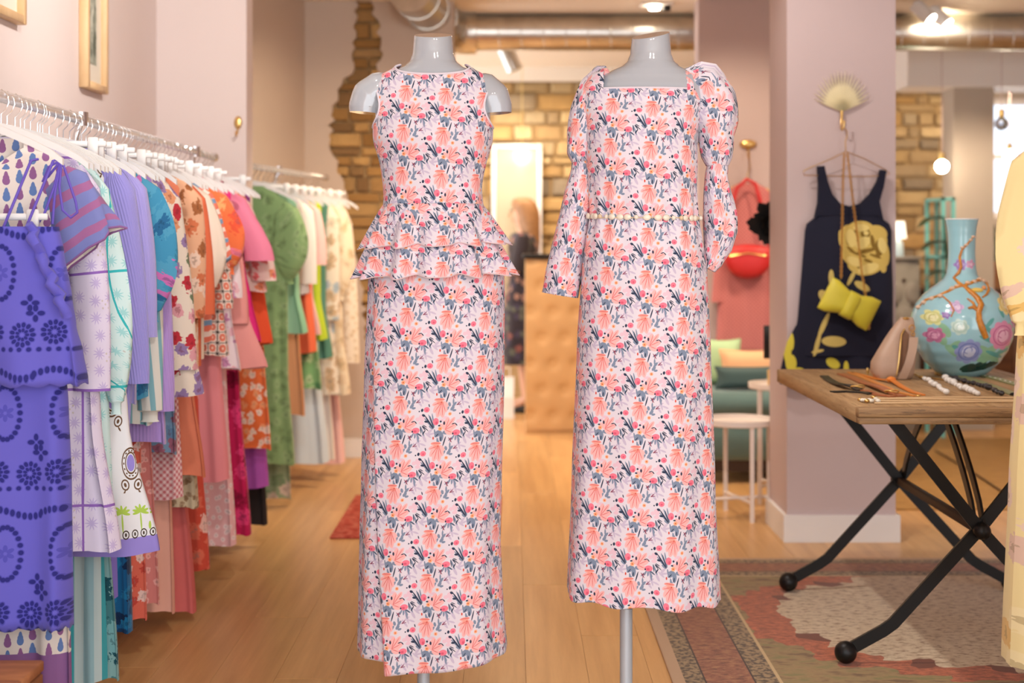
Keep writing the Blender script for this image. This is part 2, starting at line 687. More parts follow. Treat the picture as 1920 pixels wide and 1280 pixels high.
z = lp[-1].z
while z < CEIL - 0.02:
    h = random.uniform(0.045, 0.10)
    zc = z + h / 2
    xa, xb = edge_at(lp, min(zc, CEIL - 0.01)), edge_at(rp, min(zc, CEIL - 0.01))
    x = xa - 0.02
    while x < xb:
        w = random.uniform(0.08, 0.24)
        rock(x + 0.003, min(x + w, xb + 0.02) - 0.003, z + 0.003, min(z + h, CEIL) - 0.003, YB + 0.045, random.uniform(0.012, 0.036), bl, M['stone2'])
        x += w
    z += h
# far stone wall
YF = 11.5
fw = struct(MB().box((-1.8, YF, 0), (3.72, YF + 0.2, CEIL)).build('wall_far', M['mortar'], smooth=False), 'rubble stone wall at the back of the shop')
MB().box((-1.8, YF - 0.06, 2.55), (3.72, YF, CEIL)).build('plaster_band', M['ceiling'], fw, smooth=False)
for xa, xb, zlo in ((-0.55, 1.15, 0.55), (2.72, 3.72, 0.35)):
    z = zlo
    while z < 2.54:
        h = random.uniform(0.06, 0.15)
        if 2.55 - (z + h) < 0.05:
            h = 2.55 - z
        x = xa + random.uniform(-0.1, 0)
        while x < xb - 0.03:
            w = random.uniform(0.09, 0.32)
            if xb - x - w < 0.08:
                w = xb - x
            rock(x + 0.006, x + w - 0.006, z + 0.006, z + h - 0.006, YF, random.uniform(0.02, 0.055), fw, M['stone'])
            x += w
        z += h
# right-hand boundary with a bright window at the far end
struct(MB().box((4.55, -1.0, 0), (4.7, 11.7, CEIL)).build('wall_right', M['mauve'], smooth=False), 'mauve plaster wall on the far right')
wn = struct(MB().box((3.72, YF, 0), (4.7, YF + 0.2, 1.45)).box((3.72, YF, 2.42), (4.7, YF + 0.2, CEIL)).build('wall_window', M['greywall'], smooth=False), 'wall below and above the daylight window')
win = struct(MB().box((3.72, YF + 0.05, 1.45), (3.77, YF + 0.11, 2.42)).box((4.5, YF + 0.05, 1.45), (4.55, YF + 0.11, 2.42)).box((3.77, YF + 0.05, 1.45), (4.5, YF + 0.11, 1.5))
             .box((3.77, YF + 0.05, 2.37), (4.5, YF + 0.11, 2.42)).box((3.77, YF + 0.05, 1.93), (4.5, YF + 0.11, 1.97)).build('window_1', M['skirting'], smooth=False), 'bright daylight window with a white frame')
gl = N('window_glass')
gl = gl.fin(lin((190, 200, 214)), 0.25, trans=1.0)
MB().box((3.77, YF + 0.075, 1.5), (4.5, YF + 0.081, 1.93)).build('pane', gl, win, smooth=False)
MB().box((3.77, YF + 0.075, 1.97), (4.5, YF + 0.081, 2.37)).build('pane', gl, win, smooth=False)
# partition behind the sofa
YW = 8.2
struct(MB().box((1.075, YW, 0), (2.15, YW + 0.18, CEIL)).build('wall_partition', M['mauve'], smooth=False), 'mauve partition wall behind the sofa')
# mauve pillar
YP = 5.95
PXL, PXR = 1.15, 1.605
struct(MB().box((PXL, YP, 0), (PXR, YP + 0.40, CEIL)).build('wall_pillar', M['mauve'], smooth=False), 'mauve plastered pillar with the gold palm hook')
struct(MB().box((PXL - 0.016, YP - 0.016, 0), (PXR + 0.016, YP + 0.416, 0.112)).build('baseboard_pillar', M['skirting'], smooth=False), 'white skirting round the mauve pillar')
struct(MB().box((-1.21, YB - 0.016, 0), (-0.34, YB, 0.108)).build('baseboard_back_left', M['skirting'], smooth=False), 'white skirting below the stone patch wall')
struct(MB().box((1.075, YW - 0.016, 0), (2.15, YW, 0.11)).build('baseboard_partition', M['skirting'], smooth=False), 'white skirting of the partition wall')
struct(MB().box((LW, -1.0, 0), (LW + 0.016, 6.4, 0.11)).build('baseboard_left', M['skirting'], smooth=False), 'white skirting under the long rail')
# far pillar and beam
struct(MB().box((2.95, 9.5, 0), (3.22, 9.74, 2.285)).build('wall_far_pillar', M['greywall'], smooth=False), 'greige pillar in the back room')
struct(MB().box((2.62, 9.42, 2.285), (4.55, 9.80, CEIL)).build('trim_beam', M['skirting'], smooth=False), 'white ceiling beam over the greige pillar')

# ================================================================== ceiling fittings
duct = thing('ventilation_duct', (1.2, 8.8, 2.55), 'round galvanised spiral ventilation duct crossing under the ceiling', 'duct')
YD, ZD, RD = 8.8, 2.55, 0.112
m_ = MB()
m_.tube([(-0.30, YD, ZD), (4.5, YD, ZD)], RD, 32)
m_.build('duct_run', M['duct'], duct)
for k in range(34):
    x = -0.2 + k * 0.137
    MB().tube([(x, YD + RD * 1.005 * math.cos(a), ZD + RD * 1.005 * math.sin(a)) if False else (x + 0.018 * math.cos(a), YD + RD * 1.0 * math.cos(a), ZD + RD * 1.0 * math.sin(a)) for a in [2 * PI * q / 28 for q in range(29)]], 0.0035, 5, caps=False).build('duct_seam', M['duct'], duct)
# elbow and the branch that rises towards the shop front
el = [(-0.22, YD, ZD), (-0.30, YD, ZD), (-0.36, YD - 0.03, ZD + 0.005), (-0.41, YD - 0.09, ZD + 0.015), (-0.44, YD - 0.17, ZD + 0.03)]
MB().tube(el, 0.135, 28).build('duct_elbow', M['duct'], duct)
MB().tube([(-0.43, YD - 0.15, ZD + 0.03), (-0.56, YD - 1.0, ZD + 0.09)], 0.125, 28).build('duct_branch', M['duct'], duct)
for k in range(3):
    t = 0.2 + 0.3 * k
    c = Vector((-0.43, YD - 0.15, ZD + 0.03)).lerp(Vector((-0.56, YD - 1.0, ZD + 0.09)), t)
    MB().tube([c + Vector((0.128 * math.cos(a), 0, 0.128 * math.sin(a))) for a in [2 * PI * q / 28 for q in range(29)]], 0.004, 5, caps=False).build('duct_seam', M['duct'], duct)
MB().tube([(-0.06, YD + 0.55, 2.56), (0.02, YD + 0.55, 2.38)], 0.055, 20).build('duct_outlet', M['duct'], duct)
MB().tube([(-0.06, YD + 0.0, ZD + 0.02), (-0.06, YD + 0.55, 2.56)], 0.05, 16).build('duct_link', M['duct'], duct)

M['bulb'] = N('glowing_bulb')
M['bulb'].b.inputs['Emission Color'].default_value = (1, 0.86, 0.66, 1)
M['bulb'].b.inputs['Emission Strength'].default_value = 45
M['bulb'] = M['bulb'].fin(lin((255, 240, 220)), 0.3)
sp = thing('recessed_spotlight', (0.853, 8.4, CEIL), 'square recessed ceiling spotlight above the long sleeved dress', 'spotlight')
MB().box((0.76, 8.33, CEIL - 0.012), (0.95, 8.47, CEIL - 0.0005)).build('housing', M['skirting'], sp, smooth=False)
MB().lathe([(0.030, 0), (0.034, 0.012), (0.030, 0.02)], (0.84, 8.39, CEIL - 0.034), 16).build('lamp', M['bulb'], sp)
MB().lathe([(0.026, 0), (0.03, 0.03)], (0.91, 8.40, CEIL - 0.042), 16).build('lamp_ring', M['black'], sp)
for (x, y, lab) in ((2.41, 8.32, 'white cylinder ceiling spotlight nearest the mauve pillar'), (2.56, 8.50, 'white cylinder ceiling spotlight further from the mauve pillar')):
    t = thing('track_spotlight', (x, y, CEIL), lab, 'spotlight', 'white ceiling spotlights over the duct')
    d = Vector((0.5, -0.35, -0.62)).normalized()
    p0 = Vector((x - 0.05, y, CEIL - 0.02))
    MB().tube([p0, p0 + d * 0.13], 0.042, 18).build('lamp_body', M['white'], t)
    MB().tube([p0 + d * 0.13, p0 + d * 0.135], 0.036, 18).build('lamp_face', M['bulb'], t)
    MB().tube([(x - 0.05, y, CEIL - 0.0005), p0 + d * 0.03], 0.012, 8).build('bracket', M['white'], t)
# pendant bulbs
for (px, py, Y, on, lab) in ((1878, 232, 9.2, 0, 'unlit clear globe bulb on a cord beside the greige pillar'), (1766, 312, 9.3, 1, 'glowing globe lamp in front of the stone wall'),
                             (1893, 292, 10.2, 1, 'glowing globe lamp near the daylight window')):
    c = pt(px, py, Y)
    t = thing('pendant_lamp', (c.x, c.y, CEIL), lab, 'lamp', 'pendant globe lamps in the back room')
    r = 0.045 if not on else 0.042
    MB().tube([(c.x, c.y, CEIL - 0.0005), (c.x, c.y, c.z + r + 0.045)], 0.003, 6).build('cord', M['mauve'], t)
    MB().lathe([(0.012, 0.05), (0.02, 0.045), (0.02, 0.0), (0.012, -0.005)][::-1], (c.x, c.y, c.z + r), 14).build('socket', M['brass'], t)
    MB().ball(c, r, 20, 14).build('globe', M['bulb'] if on else gl, t)

# ================================================================== back of the shop
M['tuft'] = plain('tan_leather_padding', (206, 160, 108), 0.6, var=0.06)
ct = thing('sales_counter', (0.65, 9.3, 0), 'tan padded sales counter with a dark top behind the mannequins', 'counter')
YC, X0, X1, ZT = 9.3, 0.09, 1.30, 1.175
m_ = MB()
nx, nz = 60, 54
bt = [(0.09 + 0.15 * (i + (0.5 if j % 2 else 0)) + 0.03, 0.12 + 0.17 * j) for i in range(8) for j in range(7)]
vs = []
for j in range(nz + 1):
    for i in range(nx + 1):
        x, z = lerp(X0, X1, i / nx), lerp(0.03, ZT - 0.04, j / nz)
        d = min(math.hypot(x - q[0], z - q[1]) for q in bt)
        vs.append((x, YC - 0.012 + 0.022 * math.exp(-(d / 0.032) ** 2), z))
m_.add(vs, [(j * (nx + 1) + i, j * (nx + 1) + i + 1, (j + 1) * (nx + 1) + i + 1, (j + 1) * (nx + 1) + i) for j in range(nz) for i in range(nx)])
m_.build('padded_front', M['tuft'], ct)
MB().box((X0, YC, 0.0), (X1, YC + 0.5, ZT - 0.03)).build('body', M['tuft'], ct, smooth=False)
MB().cbox((X0 - 0.02, YC - 0.03, ZT - 0.03), (X1 + 0.02, YC + 0.52, ZT), 0.006).build('countertop', M['black'], ct)
for k, (bx, bz) in enumerate(bt):
    if X0 + 0.02 < bx < X1 - 0.02 and bz < ZT - 0.08:
        MB().ball((bx, YC + 0.008, bz), 0.012, 8, 6, (1, 0.5, 1)).build('button', M['tuft'], ct)

mr = thing('wall_mirror', (0.06, 11.42, 0.9), 'tall pale framed mirror leaning on the far stone wall', 'mirror')
x0, x1, z0, z1 = PX(922, 11.4), PX(1016, 11.4), 0.62, PZ(270, 11.4)
MB().box((x0 + 0.03, 11.41, z0 + 0.03), (x1 - 0.03, 11.42, z1 - 0.03)).build('glass', plain('mirror_glass', (206, 186, 152), 0.25, 0.6), mr, smooth=False)
for q in (((x0, 11.39, z0), (x0 + 0.035, 11.44, z1)), ((x1 - 0.035, 11.39, z0), (x1, 11.44, z1)), ((x0 + 0.035, 11.39, z1 - 0.035), (x1 - 0.035, 11.44, z1)), ((x0 + 0.035, 11.39, z0), (x1 - 0.035, 11.44, z0 + 0.035))):
    MB().cbox(*q).build('frame', M['skirting'], mr)
gl2 = thing('mirror_glint', (PX(979, 11.2), 11.25, PZ(288, 11.25)), 'glowing ball standing in for a lamp reflection in the tall mirror', 'lamp')
MB().ball((PX(979, 11.25), 11.25, PZ(288, 11.25)), 0.04, 16, 10).build('globe', M['bulb'], gl2)  # emissive ball added in place of a lamp's reflection in the glass
MB().tube([(PX(979, 11.25), 11.25, PZ(288, 11.25) + 0.04), (PX(979, 11.25), 11.25, CEIL - 0.0005)], 0.003, 6).build('cord', M['brass'], gl2)  # made-up cord holding the added ball
bx = thing('paper_bag', (PX(952, 10.2), 10.2, 0), 'white paper carrier bag on the floor left of the counter', 'bag')
x0, x1 = PX(930, 10.2), PX(964, 10.2)
MB().loft([[(x0, 10.1, 0.0), (x1, 10.1, 0.0), (x1, 10.22, 0.0), (x0, 10.22, 0.0)], [(x0 + 0.004, 10.1, 0.15), (x1 - 0.004, 10.1, 0.15), (x1, 10.22, 0.15), (x0, 10.22, 0.15)],
           [(x0, 10.14, 0.29), (x1, 10.14, 0.29), (x1, 10.19, 0.29), (x0, 10.19, 0.29)]], caps=True).build('bag_body', M['white'], bx, smooth=False)
MB().tube([(x0 + 0.03, 10.14, 0.285), (x0 + 0.03, 10.14, 0.36), (x1 - 0.03, 10.14, 0.36), (x1 - 0.03, 10.14, 0.285)], 0.004, 6).build('handle', M['white'], bx)

# picture frames on the left wall
M['mount'] = plain('ivory_mount', (236, 228, 212), 0.7)
art = N('ink_drawing')
co = art.coord()
nz_ = art.noise(art.vm('MULTIPLY', co, (1, 9, 3.2)), 3.2, 6, 0.7)
art = art.fin(art.ramp(nz_, [(0.42, (212, 214, 200)), (0.5, (176, 182, 166)), (0.58, (92, 104, 92))]), 0.6)


def picture(name, lab, y0, y1, z0, z1, wall='x', wx=LW):
    t = thing(name, (wx, (y0 + y1) / 2, z0), lab, 'picture')
    d, w = 0.035, 0.028
    MB().box((wx, y0 + w, z0 + w), (wx + 0.012, y1 - w, z1 - w)).build('mount', M['mount'], t, smooth=False)
    MB().box((wx + 0.012, y0 + 0.09, z0 + 0.10), (wx + 0.014, y1 - 0.09, z1 - 0.1)).build('drawing', art, t, smooth=False)
    MB().cbox((wx + 0.0005, y0, z0), (wx + d, y0 + w, z1), 0.002).build('frame_side', M['frame'], t)
    MB().cbox((wx + 0.0005, y1 - w, z0), (wx + d, y1, z1), 0.002).build('frame_side', M['frame'], t)
    MB().cbox((wx + 0.0005, y0 + w, z0), (wx + d, y1 - w, z0 + w), 0.002).build('frame_rail', M['frame'], t)
    MB().cbox((wx + 0.0005, y0 + w, z1 - w), (wx + d, y1 - w, z1), 0.002).build('frame_rail', M['frame'], t)


picture('framed_drawing', 'pale wood framed ink drawing above the middle of the long rail', 5.25, 5.52, 1.825, 2.42)
picture('framed_print', 'pale wood framed print at the top left corner', 4.1, 4.59, 1.952, 2.5)
al = thing('alcove_frame', (-1.40, 7.0, 1.8), 'narrow wooden picture frame on the alcove wall beside the wall return', 'picture')
q0, q1 = Vector((-1.488, 6.72, 0)), Vector((-1.43, 7.06, 0))
dn = Vector((0.035, -0.006, 0))
MB().prism([q0 + Vector((0, 0, 1.8)), q1 + Vector((0, 0, 1.8)), q1 + Vector((0, 0, 2.5)), q0 + Vector((0, 0, 2.5))], dn).build('frame_board', M['frame'], al, smooth=False)
MB().prism([q0.lerp(q1, 0.15) + dn + Vector((0, 0, 1.86)), q0.lerp(q1, 0.85) + dn + Vector((0, 0, 1.86)), q0.lerp(q1, 0.85) + dn + Vector((0, 0, 2.44)), q0.lerp(q1, 0.15) + dn + Vector((0, 0, 2.44))], dn * 0.08).build('print', art, al, smooth=False)
gh = thing('gold_hook', (PX(447, 6.4), 6.39, PZ(232, 6.4)), 'small gold leaf hook on the blush wall return', 'hook')
hx, hz = PX(447, 6.4), PZ(230, 6.4)
MB().ball((hx, 6.392, hz), 0.022, 12, 8, (0.8, 0.35, 1.3)).build('backplate', M['brass'], gh)
MB().tube([(hx, 6.39, hz - 0.02), (hx, 6.375, hz - 0.05), (hx, 6.35, hz - 0.062), (hx, 6.335, hz - 0.045)], 0.004, 8).build('hook', M['brass'], gh)

# ================================================================== oriental rug on the right
rg = N('oriental_rug')
co = rg.coord()
w = rg.noise(co, 9, 2, 0.5, 'Color')
w = rg.vm('SCALE', rg.vm('SUBTRACT', w, (0.5, 0.5, 0.5)))
w.node.inputs[3].default_value = 0.12
pw = rg.vm('ADD', co, w)
qs = rg.vm('SNAP', pw, (0.07, 0.07, 1.0))
sx, sy, _ = rg.sep(co)
ax_, ay_ = rg.m('ABSOLUTE', sx), rg.m('ABSOLUTE', sy)
HX, HYr = 1.15, 1.30
ed = rg.m('MINIMUM', rg.m('SUBTRACT', HX, ax_), rg.m('SUBTRACT', HYr, ay_))
fine = rg.noise(rg.vm('MULTIPLY', co, (16, 34, 1)), 2.0, 4, 0.7)
fine2 = rg.noise(rg.vm('MULTIPLY', co, (9, 22, 1)), 1.2, 3, 0.6)
field = rg.ramp(fine2, [(0.36, (122, 96, 66)), (0.5, (164, 136, 92)), (0.64, (138, 128, 80))])
med = rg.vm('LENGTH', rg.vm('MULTIPLY', rg.vm('SUBTRACT', qs, (0.02, 0.38, 0.0)), (1 / 0.82, 1 / 0.66, 0)))
cream = rg.ramp(fine, [(0.38, (150, 118, 92)), (0.46, (206, 184, 154)), (0.62, (222, 204, 176))])
red = rg.ramp(fine, [(0.4, (150, 84, 58)), (0.6, (204, 116, 80))])
col = rg.mix(rg.m('LESS_THAN', med, 1.12), field, red)
col = rg.mix(rg.m('LESS_THAN', med, 0.96), col, lin((120, 66, 44)))
col = rg.mix(rg.m('LESS_THAN', med, 0.93), col, cream)
brd = rg.ramp(fine, [(0.35, (108, 66, 50)), (0.5, (158, 100, 74)), (0.62, (176, 128, 88))])
guard = rg.ramp(rg.noise(rg.vm('MULTIPLY', co, (60, 60, 1)), 1.0, 2), [(0.42, (92, 76, 60)), (0.55, (166, 140, 104))])
col = rg.mix(rg.m('LESS_THAN', ed, 0.31), col, lin((206, 178, 132)))
col = rg.mix(rg.m('LESS_THAN', ed, 0.30), col, guard)
col = rg.mix(rg.m('LESS_THAN', ed, 0.235), col, lin((70, 50, 40)))
col = rg.mix(rg.m('LESS_THAN', ed, 0.23), col, brd)
col = rg.mix(rg.m('LESS_THAN', ed, 0.095), col, lin((70, 50, 40)))
col = rg.mix(rg.m('LESS_THAN', ed, 0.09), col, guard)
col = rg.mix(rg.m('LESS_THAN', ed, 0.035), col, lin((198, 164, 130)))
rg.bump(fine, 0.2, 0.003)
rg = rg.fin(col, 0.95, spec=0.1, sheen=0.2)
o = MB().cbox((-HX, -HYr, 0), (HX, HYr, 0.010), 0.003).build('oriental_rug', rg)
o.location = (0.455 + HX, 4.30, 0.0005)
tag(o, 'large faded oriental rug with cream medallion under the wooden table', 'rug')
rs = N('red_rug')
f_ = rs.noise(rs.vm('MULTIPLY', rs.coord(), (12, 20, 1)), 2, 4, 0.6)
rs = rs.fin(rs.ramp(f_, [(0.35, (150, 56, 48)), (0.5, (196, 88, 74)), (0.65, (206, 130, 110))]), 0.95, spec=0.1)
o = MB().cbox((-0.36, -0.5, 0), (0.36, 0.5, 0.010), 0.003).build('red_rug', rs)
o.location = (-0.41, 6.5, 0.0005)
tag(o, 'small red patterned rug on the floor behind the peplum dress', 'rug')
sis = N('golden_sisal')
f_ = sis.noise(sis.vm('MULTIPLY', sis.coord(), (3, 30, 1)), 3, 3, 0.6)
sis = sis.fin(sis.ramp(f_, [(0.3, (150, 110, 58)), (0.7, (192, 148, 86))]), 0.55, spec=0.4)
o = MB().cbox((-1.1, -1.2, 0), (1.1, 1.2, 0.008), 0.003).build('sisal_mat', sis)
o.location = (2.9, 7.85, 0.0005)
tag(o, 'golden woven floor mat beyond the mauve pillar', 'rug')
o = MB().tube([pt(1755, 850, 1.25 * F / 395) * 1.0, pt(1820, 888, 1.25 * F / 433), pt(1880, 928, 1.25 * F / 473)], 0.005, 6).build('power_cord', M['dark'])
o.location.z = 0.016
tag(o, 'thin dark power cord lying across the floor under the table', 'cord')

# ================================================================== the two mannequins and their printed dresses
def floral(name):
    k = 0.102 / 470
    lf = lambda a, b, c, d, w: leaf(a, b, c, d, w * 1.14 + 0.6, k)
    dc = lambda a, b, c, d, r=0.0: disc(a, b, c, d, r, k)
    lilac = [lf(430, 690, 470, 850, 12), lf(455, 880, 395, 790, 11), lf(480, 765, 420, 800, 10), lf(500, 700, 545, 790, 13), lf(470, 800, 540, 830, 9),
             lf(80, 665, 170, 648, 10), lf(60, 640, 130, 700, 10), lf(560, 690, 610, 640, 12), lf(450, 730, 400, 700, 9)]
    blush = [lf(470, 470, 500, 545, 26), dc(440, 520, 26, 22), dc(482, 565, 30, 20), lf(330, 475, 250, 470, 14), dc(250, 500, 20, 16)]
    slate = [lf(200, 700, 215, 790, 10), lf(225, 735, 180, 800, 9), lf(470, 600, 520, 720, 8), lf(440, 690, 455, 790, 8), lf(150, 600, 100, 560, 9), lf(380, 700, 330, 740, 8), lf(300, 850, 262, 905, 10), lf(250, 630, 170, 690, 20), lf(252, 640, 245, 745, 21), lf(262, 635, 318, 655, 17), lf(240, 625, 180, 640, 14),
             lf(430, 670, 492, 722, 8), lf(425, 675, 462, 748, 8), lf(415, 675, 410, 742, 8), lf(400, 670, 365, 735, 8),
             lf(300, 800, 312, 850, 13), lf(320, 895, 360, 850, 15), lf(335, 860, 385, 800, 12), lf(340, 900, 385, 893, 11), lf(350, 830, 350, 760, 8),
             lf(160, 590, 92, 430, 8), lf(165, 585, 132, 418, 7), lf(165, 600, 182, 695, 8), lf(150, 590, 45, 470, 8)]
    coral = [lf(240, 285, 132, 325, 22), lf(240, 285, 152, 410, 30), lf(240, 285, 192, 468, 30), lf(243, 285, 256, 468, 30), lf(248, 285, 296, 410, 28), lf(250, 285, 316, 345, 20),
             lf(288, 622, 322, 470, 28), lf(288, 622, 398, 472, 24), lf(288, 622, 420, 560, 30), lf(288, 622, 384, 656, 28), lf(288, 622, 286, 500, 24), lf(270, 600, 230, 540, 16)]
    cap = [lf(155, 262, 275, 262, 16), dc(225, 300, 40, 26)]
    vein = [lf(240, 292, 165, 398, 3), lf(240, 292, 200, 450, 3), lf(244, 292, 255, 448, 3), lf(250, 292, 286, 398, 3), lf(240, 292, 145, 322, 3),
            lf(290, 612, 332, 485, 3), lf(290, 612, 402, 560, 3), lf(290, 612, 388, 485, 3), lf(290, 612, 366, 646, 3), lf(165, 256, 272, 262, 4)]
    pink = [dc(180, 515, 34, 42), dc(420, 650, 46, 34), dc(70, 375, 34, 31)]
    deep = [dc(188, 530, 14, 18), dc(412, 658, 18, 13), dc(72, 380, 12, 10)]
    navy = [lf(155, 597, 48, 438, 7), lf(155, 597, 72, 482, 6), lf(158, 590, 108, 446, 5), lf(490, 400, 485, 438, 12), lf(488, 468, 524, 490, 12), lf(515, 548, 562, 556, 10),
            lf(365, 552, 405, 540, 5), lf(403, 541, 430, 572, 5), lf(490, 600, 532, 652, 5), lf(532, 648, 498, 702, 6), lf(495, 596, 568, 662, 4), lf(500, 588, 548, 618, 4), lf(470, 598, 482, 690, 4),
            lf(300, 688, 268, 802, 6), dc(236, 515, 12, 12), dc(220, 562, 15, 9), dc(277, 535, 11, 21), dc(381, 660, 9, 12), lf(92, 308, 102, 346, 5), lf(448, 426, 462, 436, 7), lf(430, 680, 492, 716, 3), lf(245, 690, 240, 745, 5), lf(215, 655, 180, 690, 4)]
    plum = [lf(330, 700, 372, 762, 4), lf(362, 700, 350, 765, 3), lf(385, 838, 432, 800, 4), lf(385, 836, 445, 826, 3), lf(345, 715, 378, 720, 3)]
    orange = [dc(232, 598, 24, 24), dc(340, 430, 20, 20)]
    core = [dc(232, 598, 8, 8), dc(340, 430, 7, 7), dc(155, 705, 9, 17), dc(240, 292, 9, 6)]
    return printed(name, (228, 219, 229),
                   [((204, 190, 212), lilac), ((234, 198, 212), blush), ((128, 142, 166), slate), ((249, 186, 184), coral), ((249, 164, 150), cap), ((226, 112, 112), vein),
                    ((243, 126, 148), pink), ((226, 92, 120), deep), ((42, 54, 80), navy), ((136, 50, 78), plum), ((252, 178, 132), orange), ((214, 76, 56), core)],
                   (470 * k, -40 * k), (27 * k, 505 * k), rough=0.75, sheen=0.1)


FLORAL = floral('floral_print_cloth')
YM = 3.70
SM = F / YM


def sellipse(th, w, d, e=2.25):
    c, s_ = math.cos(th), math.sin(th)
    return math.copysign(abs(c) ** (2 / e), c) * w, math.copysign(abs(s_) ** (2 / e), s_) * d


TORSO = [(66, .049, .049), (72, .050, .050), (100, .053, .051), (114, .060, .053), (124, .074, .056), (134, .102, .060), (146, .132, .064), (165, .149, .072), (190, .153, .086),
         (225, .149, .104), (262, .147, .114), (310, .132, .101), (385, .110, .084), (440, .135, .100), (520, .160, .116), (600, .150, .112), (640, .120, .09)]


def ring_pts(cx, cy, y, w, d, n, off=0.0, e=2.25):
    z = PZ(y, YM) + off * max(0.0, min(1.0, (190 - y) / 50.0))
    out = []
    for k in range(n):
        th = -PI / 2 + 2 * PI * k / n
        a, b = sellipse(th, w + off, d + off, e)
        out.append(Vector((cx + a, cy + b, z)))
    return out


def mannequin(name, cxp, label, neck_px=0.0, tilt=0.0, arms=(), pole_px=None):
    cx = PX(cxp, YM)
    pole = PX(pole_px, YM) if pole_px else cx
    t = thing(name, (pole, YM, 0), label, 'mannequin')
    m_ = MB()
    rings = []
    ys = [66 + i * 4 for i in range(144)]
    for y in ys:
        w, d = interp(TORSO, y)
        sh = neck_px / SM * max(0.0, min(1.0, (230 - y) / 110.0))
        r = ring_pts(cx + sh, YM, y, w, d, 48, 0.0, 2.25 if y > 120 else 2.0)
        if y < 110:
            f = (110 - y) / 44.0
            for p in r:
                p.z += ((p.x - cx - sh) * tilt - (p.y - YM) * -0.25) * f * f
        rings.append(r)
    m_.loft(rings, caps=True)
    m_.build('torso', M['mann'], t)
    for path, rad in arms:
        pts = [pt(x, y, YM) for x, y in path]
        # resample
        mm = MB()
        P_, R_ = [], []
        for i in range(len(pts) - 1):
            for q in range(6):
                P_.append(pts[i].lerp(pts[i + 1], q / 6))
                R_.append(lerp(rad[i], rad[i + 1], q / 6))
        P_.append(pts[-1])
        R_.append(rad[-1])
        mm.tube(P_, R_, 24)
        o = mm.build('arm_stub', M['mann'], t)
    # pole and foot plate
    MB().tube([(pole, YM, 0.012), (pole, YM, 0.30)], 0.0165, 20).build('pole', M['pole'], t)
    MB().tube([(pole, YM, 0.235), (pole, YM, 0.80)], 0.0135, 20).build('inner_pole', M['pole'], t)
    MB().lathe([(0.02, 0.014), (0.14, 0.010), (0.15, 0.004), (0.15, 0.0)][::-1], (pole, YM, 0.0), 40).build('foot_plate', M['pole'], t)
    return t


mannequin('mannequin', 812, 'glossy grey headless mannequin with arm stubs wearing the peplum dress', 0, 0.0,
          arms=((((738, 158), (712, 164), (694, 180), (687, 200), (686, 212)), (0.030, 0.042, 0.0475, 0.046, 0.043)),
                (((880, 158), (908, 166), (921, 182), (927, 200), (928, 213)), (0.030, 0.042, 0.0475, 0.046, 0.044))), pole_px=794)
mannequin('mannequin', 1203, 'glossy grey headless mannequin wearing the puff sleeved dress', 17, 0.18, pole_px=1174)


def cloth_grid(rows, ncol, ptfun, keep=None, closed=True):
    """rows of points all round, uv = true arc length from front centre; ptfun(row, th) -> Vector"""
    m_ = MB()
    vs, uvs = [], []
    half = ncol // 2
    vlast, vacc = None, 0.0
    for r in rows:
        pts = [ptfun(r, -PI / 2 - PI + 2 * PI * k / ncol) for k in range(ncol + 1)]
        u = [0.0] * (ncol + 1)
        for k in range(half + 1, ncol + 1):
            u[k] = u[k - 1] + math.hypot(pts[k].x - pts[k - 1].x, pts[k].y - pts[k - 1].y)
        for k in range(half - 1, -1, -1):
            u[k] = u[k + 1] - math.hypot(pts[k].x - pts[k + 1].x, pts[k].y - pts[k + 1].y)
        if vlast is not None:
            vacc -= (pts[half] - vlast).length
        vlast = pts[half]
        vs += pts
        uvs += [(q, vacc) for q in u]
    fs = []
    n = ncol + 1
    for i in range(len(rows) - 1):
        for k in range(ncol):
            if keep is None or keep(rows[i], rows[i + 1], -PI / 2 - PI + 2 * PI * (k + 0.5) / ncol):
                fs.append((i * n + k, i * n + k + 1, (i + 1) * n + k + 1, (i + 1) * n + k))
    m_.add(vs, fs, uvs)
    return m_


def offset_uv(m_, du, dv):
    for k in m_.uv:
        m_.uv[k] = (m_.uv[k][0] + du, m_.uv[k][1] + dv)
    return m_


def solid(o, th=0.002):
    md = o.modifiers.new('thickness', 'SOLIDIFY')
    md.thickness = th
    md.offset = -1
    return o


def frac_y(t):
    return t


# ---------------------------------------------------------------- sleeveless peplum dress
CX1 = PX(812, YM)
d1 = thing('peplum_dress', (CX1, YM, 0.2), 'sleeveless pink and navy floral dress with two tier peplum on the left mannequin', 'dress', 'matching floral print dresses')


def bod1(y, th):
    w, d = interp(TORSO, y)
    f = max(0.0, min(1.0, (y - 300) / 85.0))
    w2 = lerp(w, 0.125, f)
    d2 = lerp(d, 0.098, f)
    g = max(0.0, min(1.0, 1 - abs(y - 255) / 60.0))
    a, b = sellipse(th, w2 + 0.006 + 0.003 * g, d2 + 0.006 + 0.004 * g)
    z = PZ(y, YM) + 0.006 * max(0.0, min(1.0, (190 - y) / 50.0))
    wr = 0.0025 * math.sin(7 * th + y * 0.05) * max(0.0, min(1.0, (y - 260) / 90))
    return Vector((CX1 + a * (1 + wr * 4), YM + b * (1 + wr * 4), z))


def neck1(th):
    s_ = math.sin(th)
    return 126 + (22 * max(0.0, -s_) ** 1.4 if s_ < 0 else 10 * s_)


def arm1(y):
    if y < 160 or y > 240:
        return 0.0
    return R(34) * math.sin(PI * (y - 160) / 80.0) ** 0.5


def keep1(y0, y1, th):
    y = (y0 + y1) / 2
    if y < neck1(th):
        return False
    a = math.atan2(math.sin(th), math.cos(th))
    ds = min(abs(a), PI - abs(a))
    return ds > arm1(y)


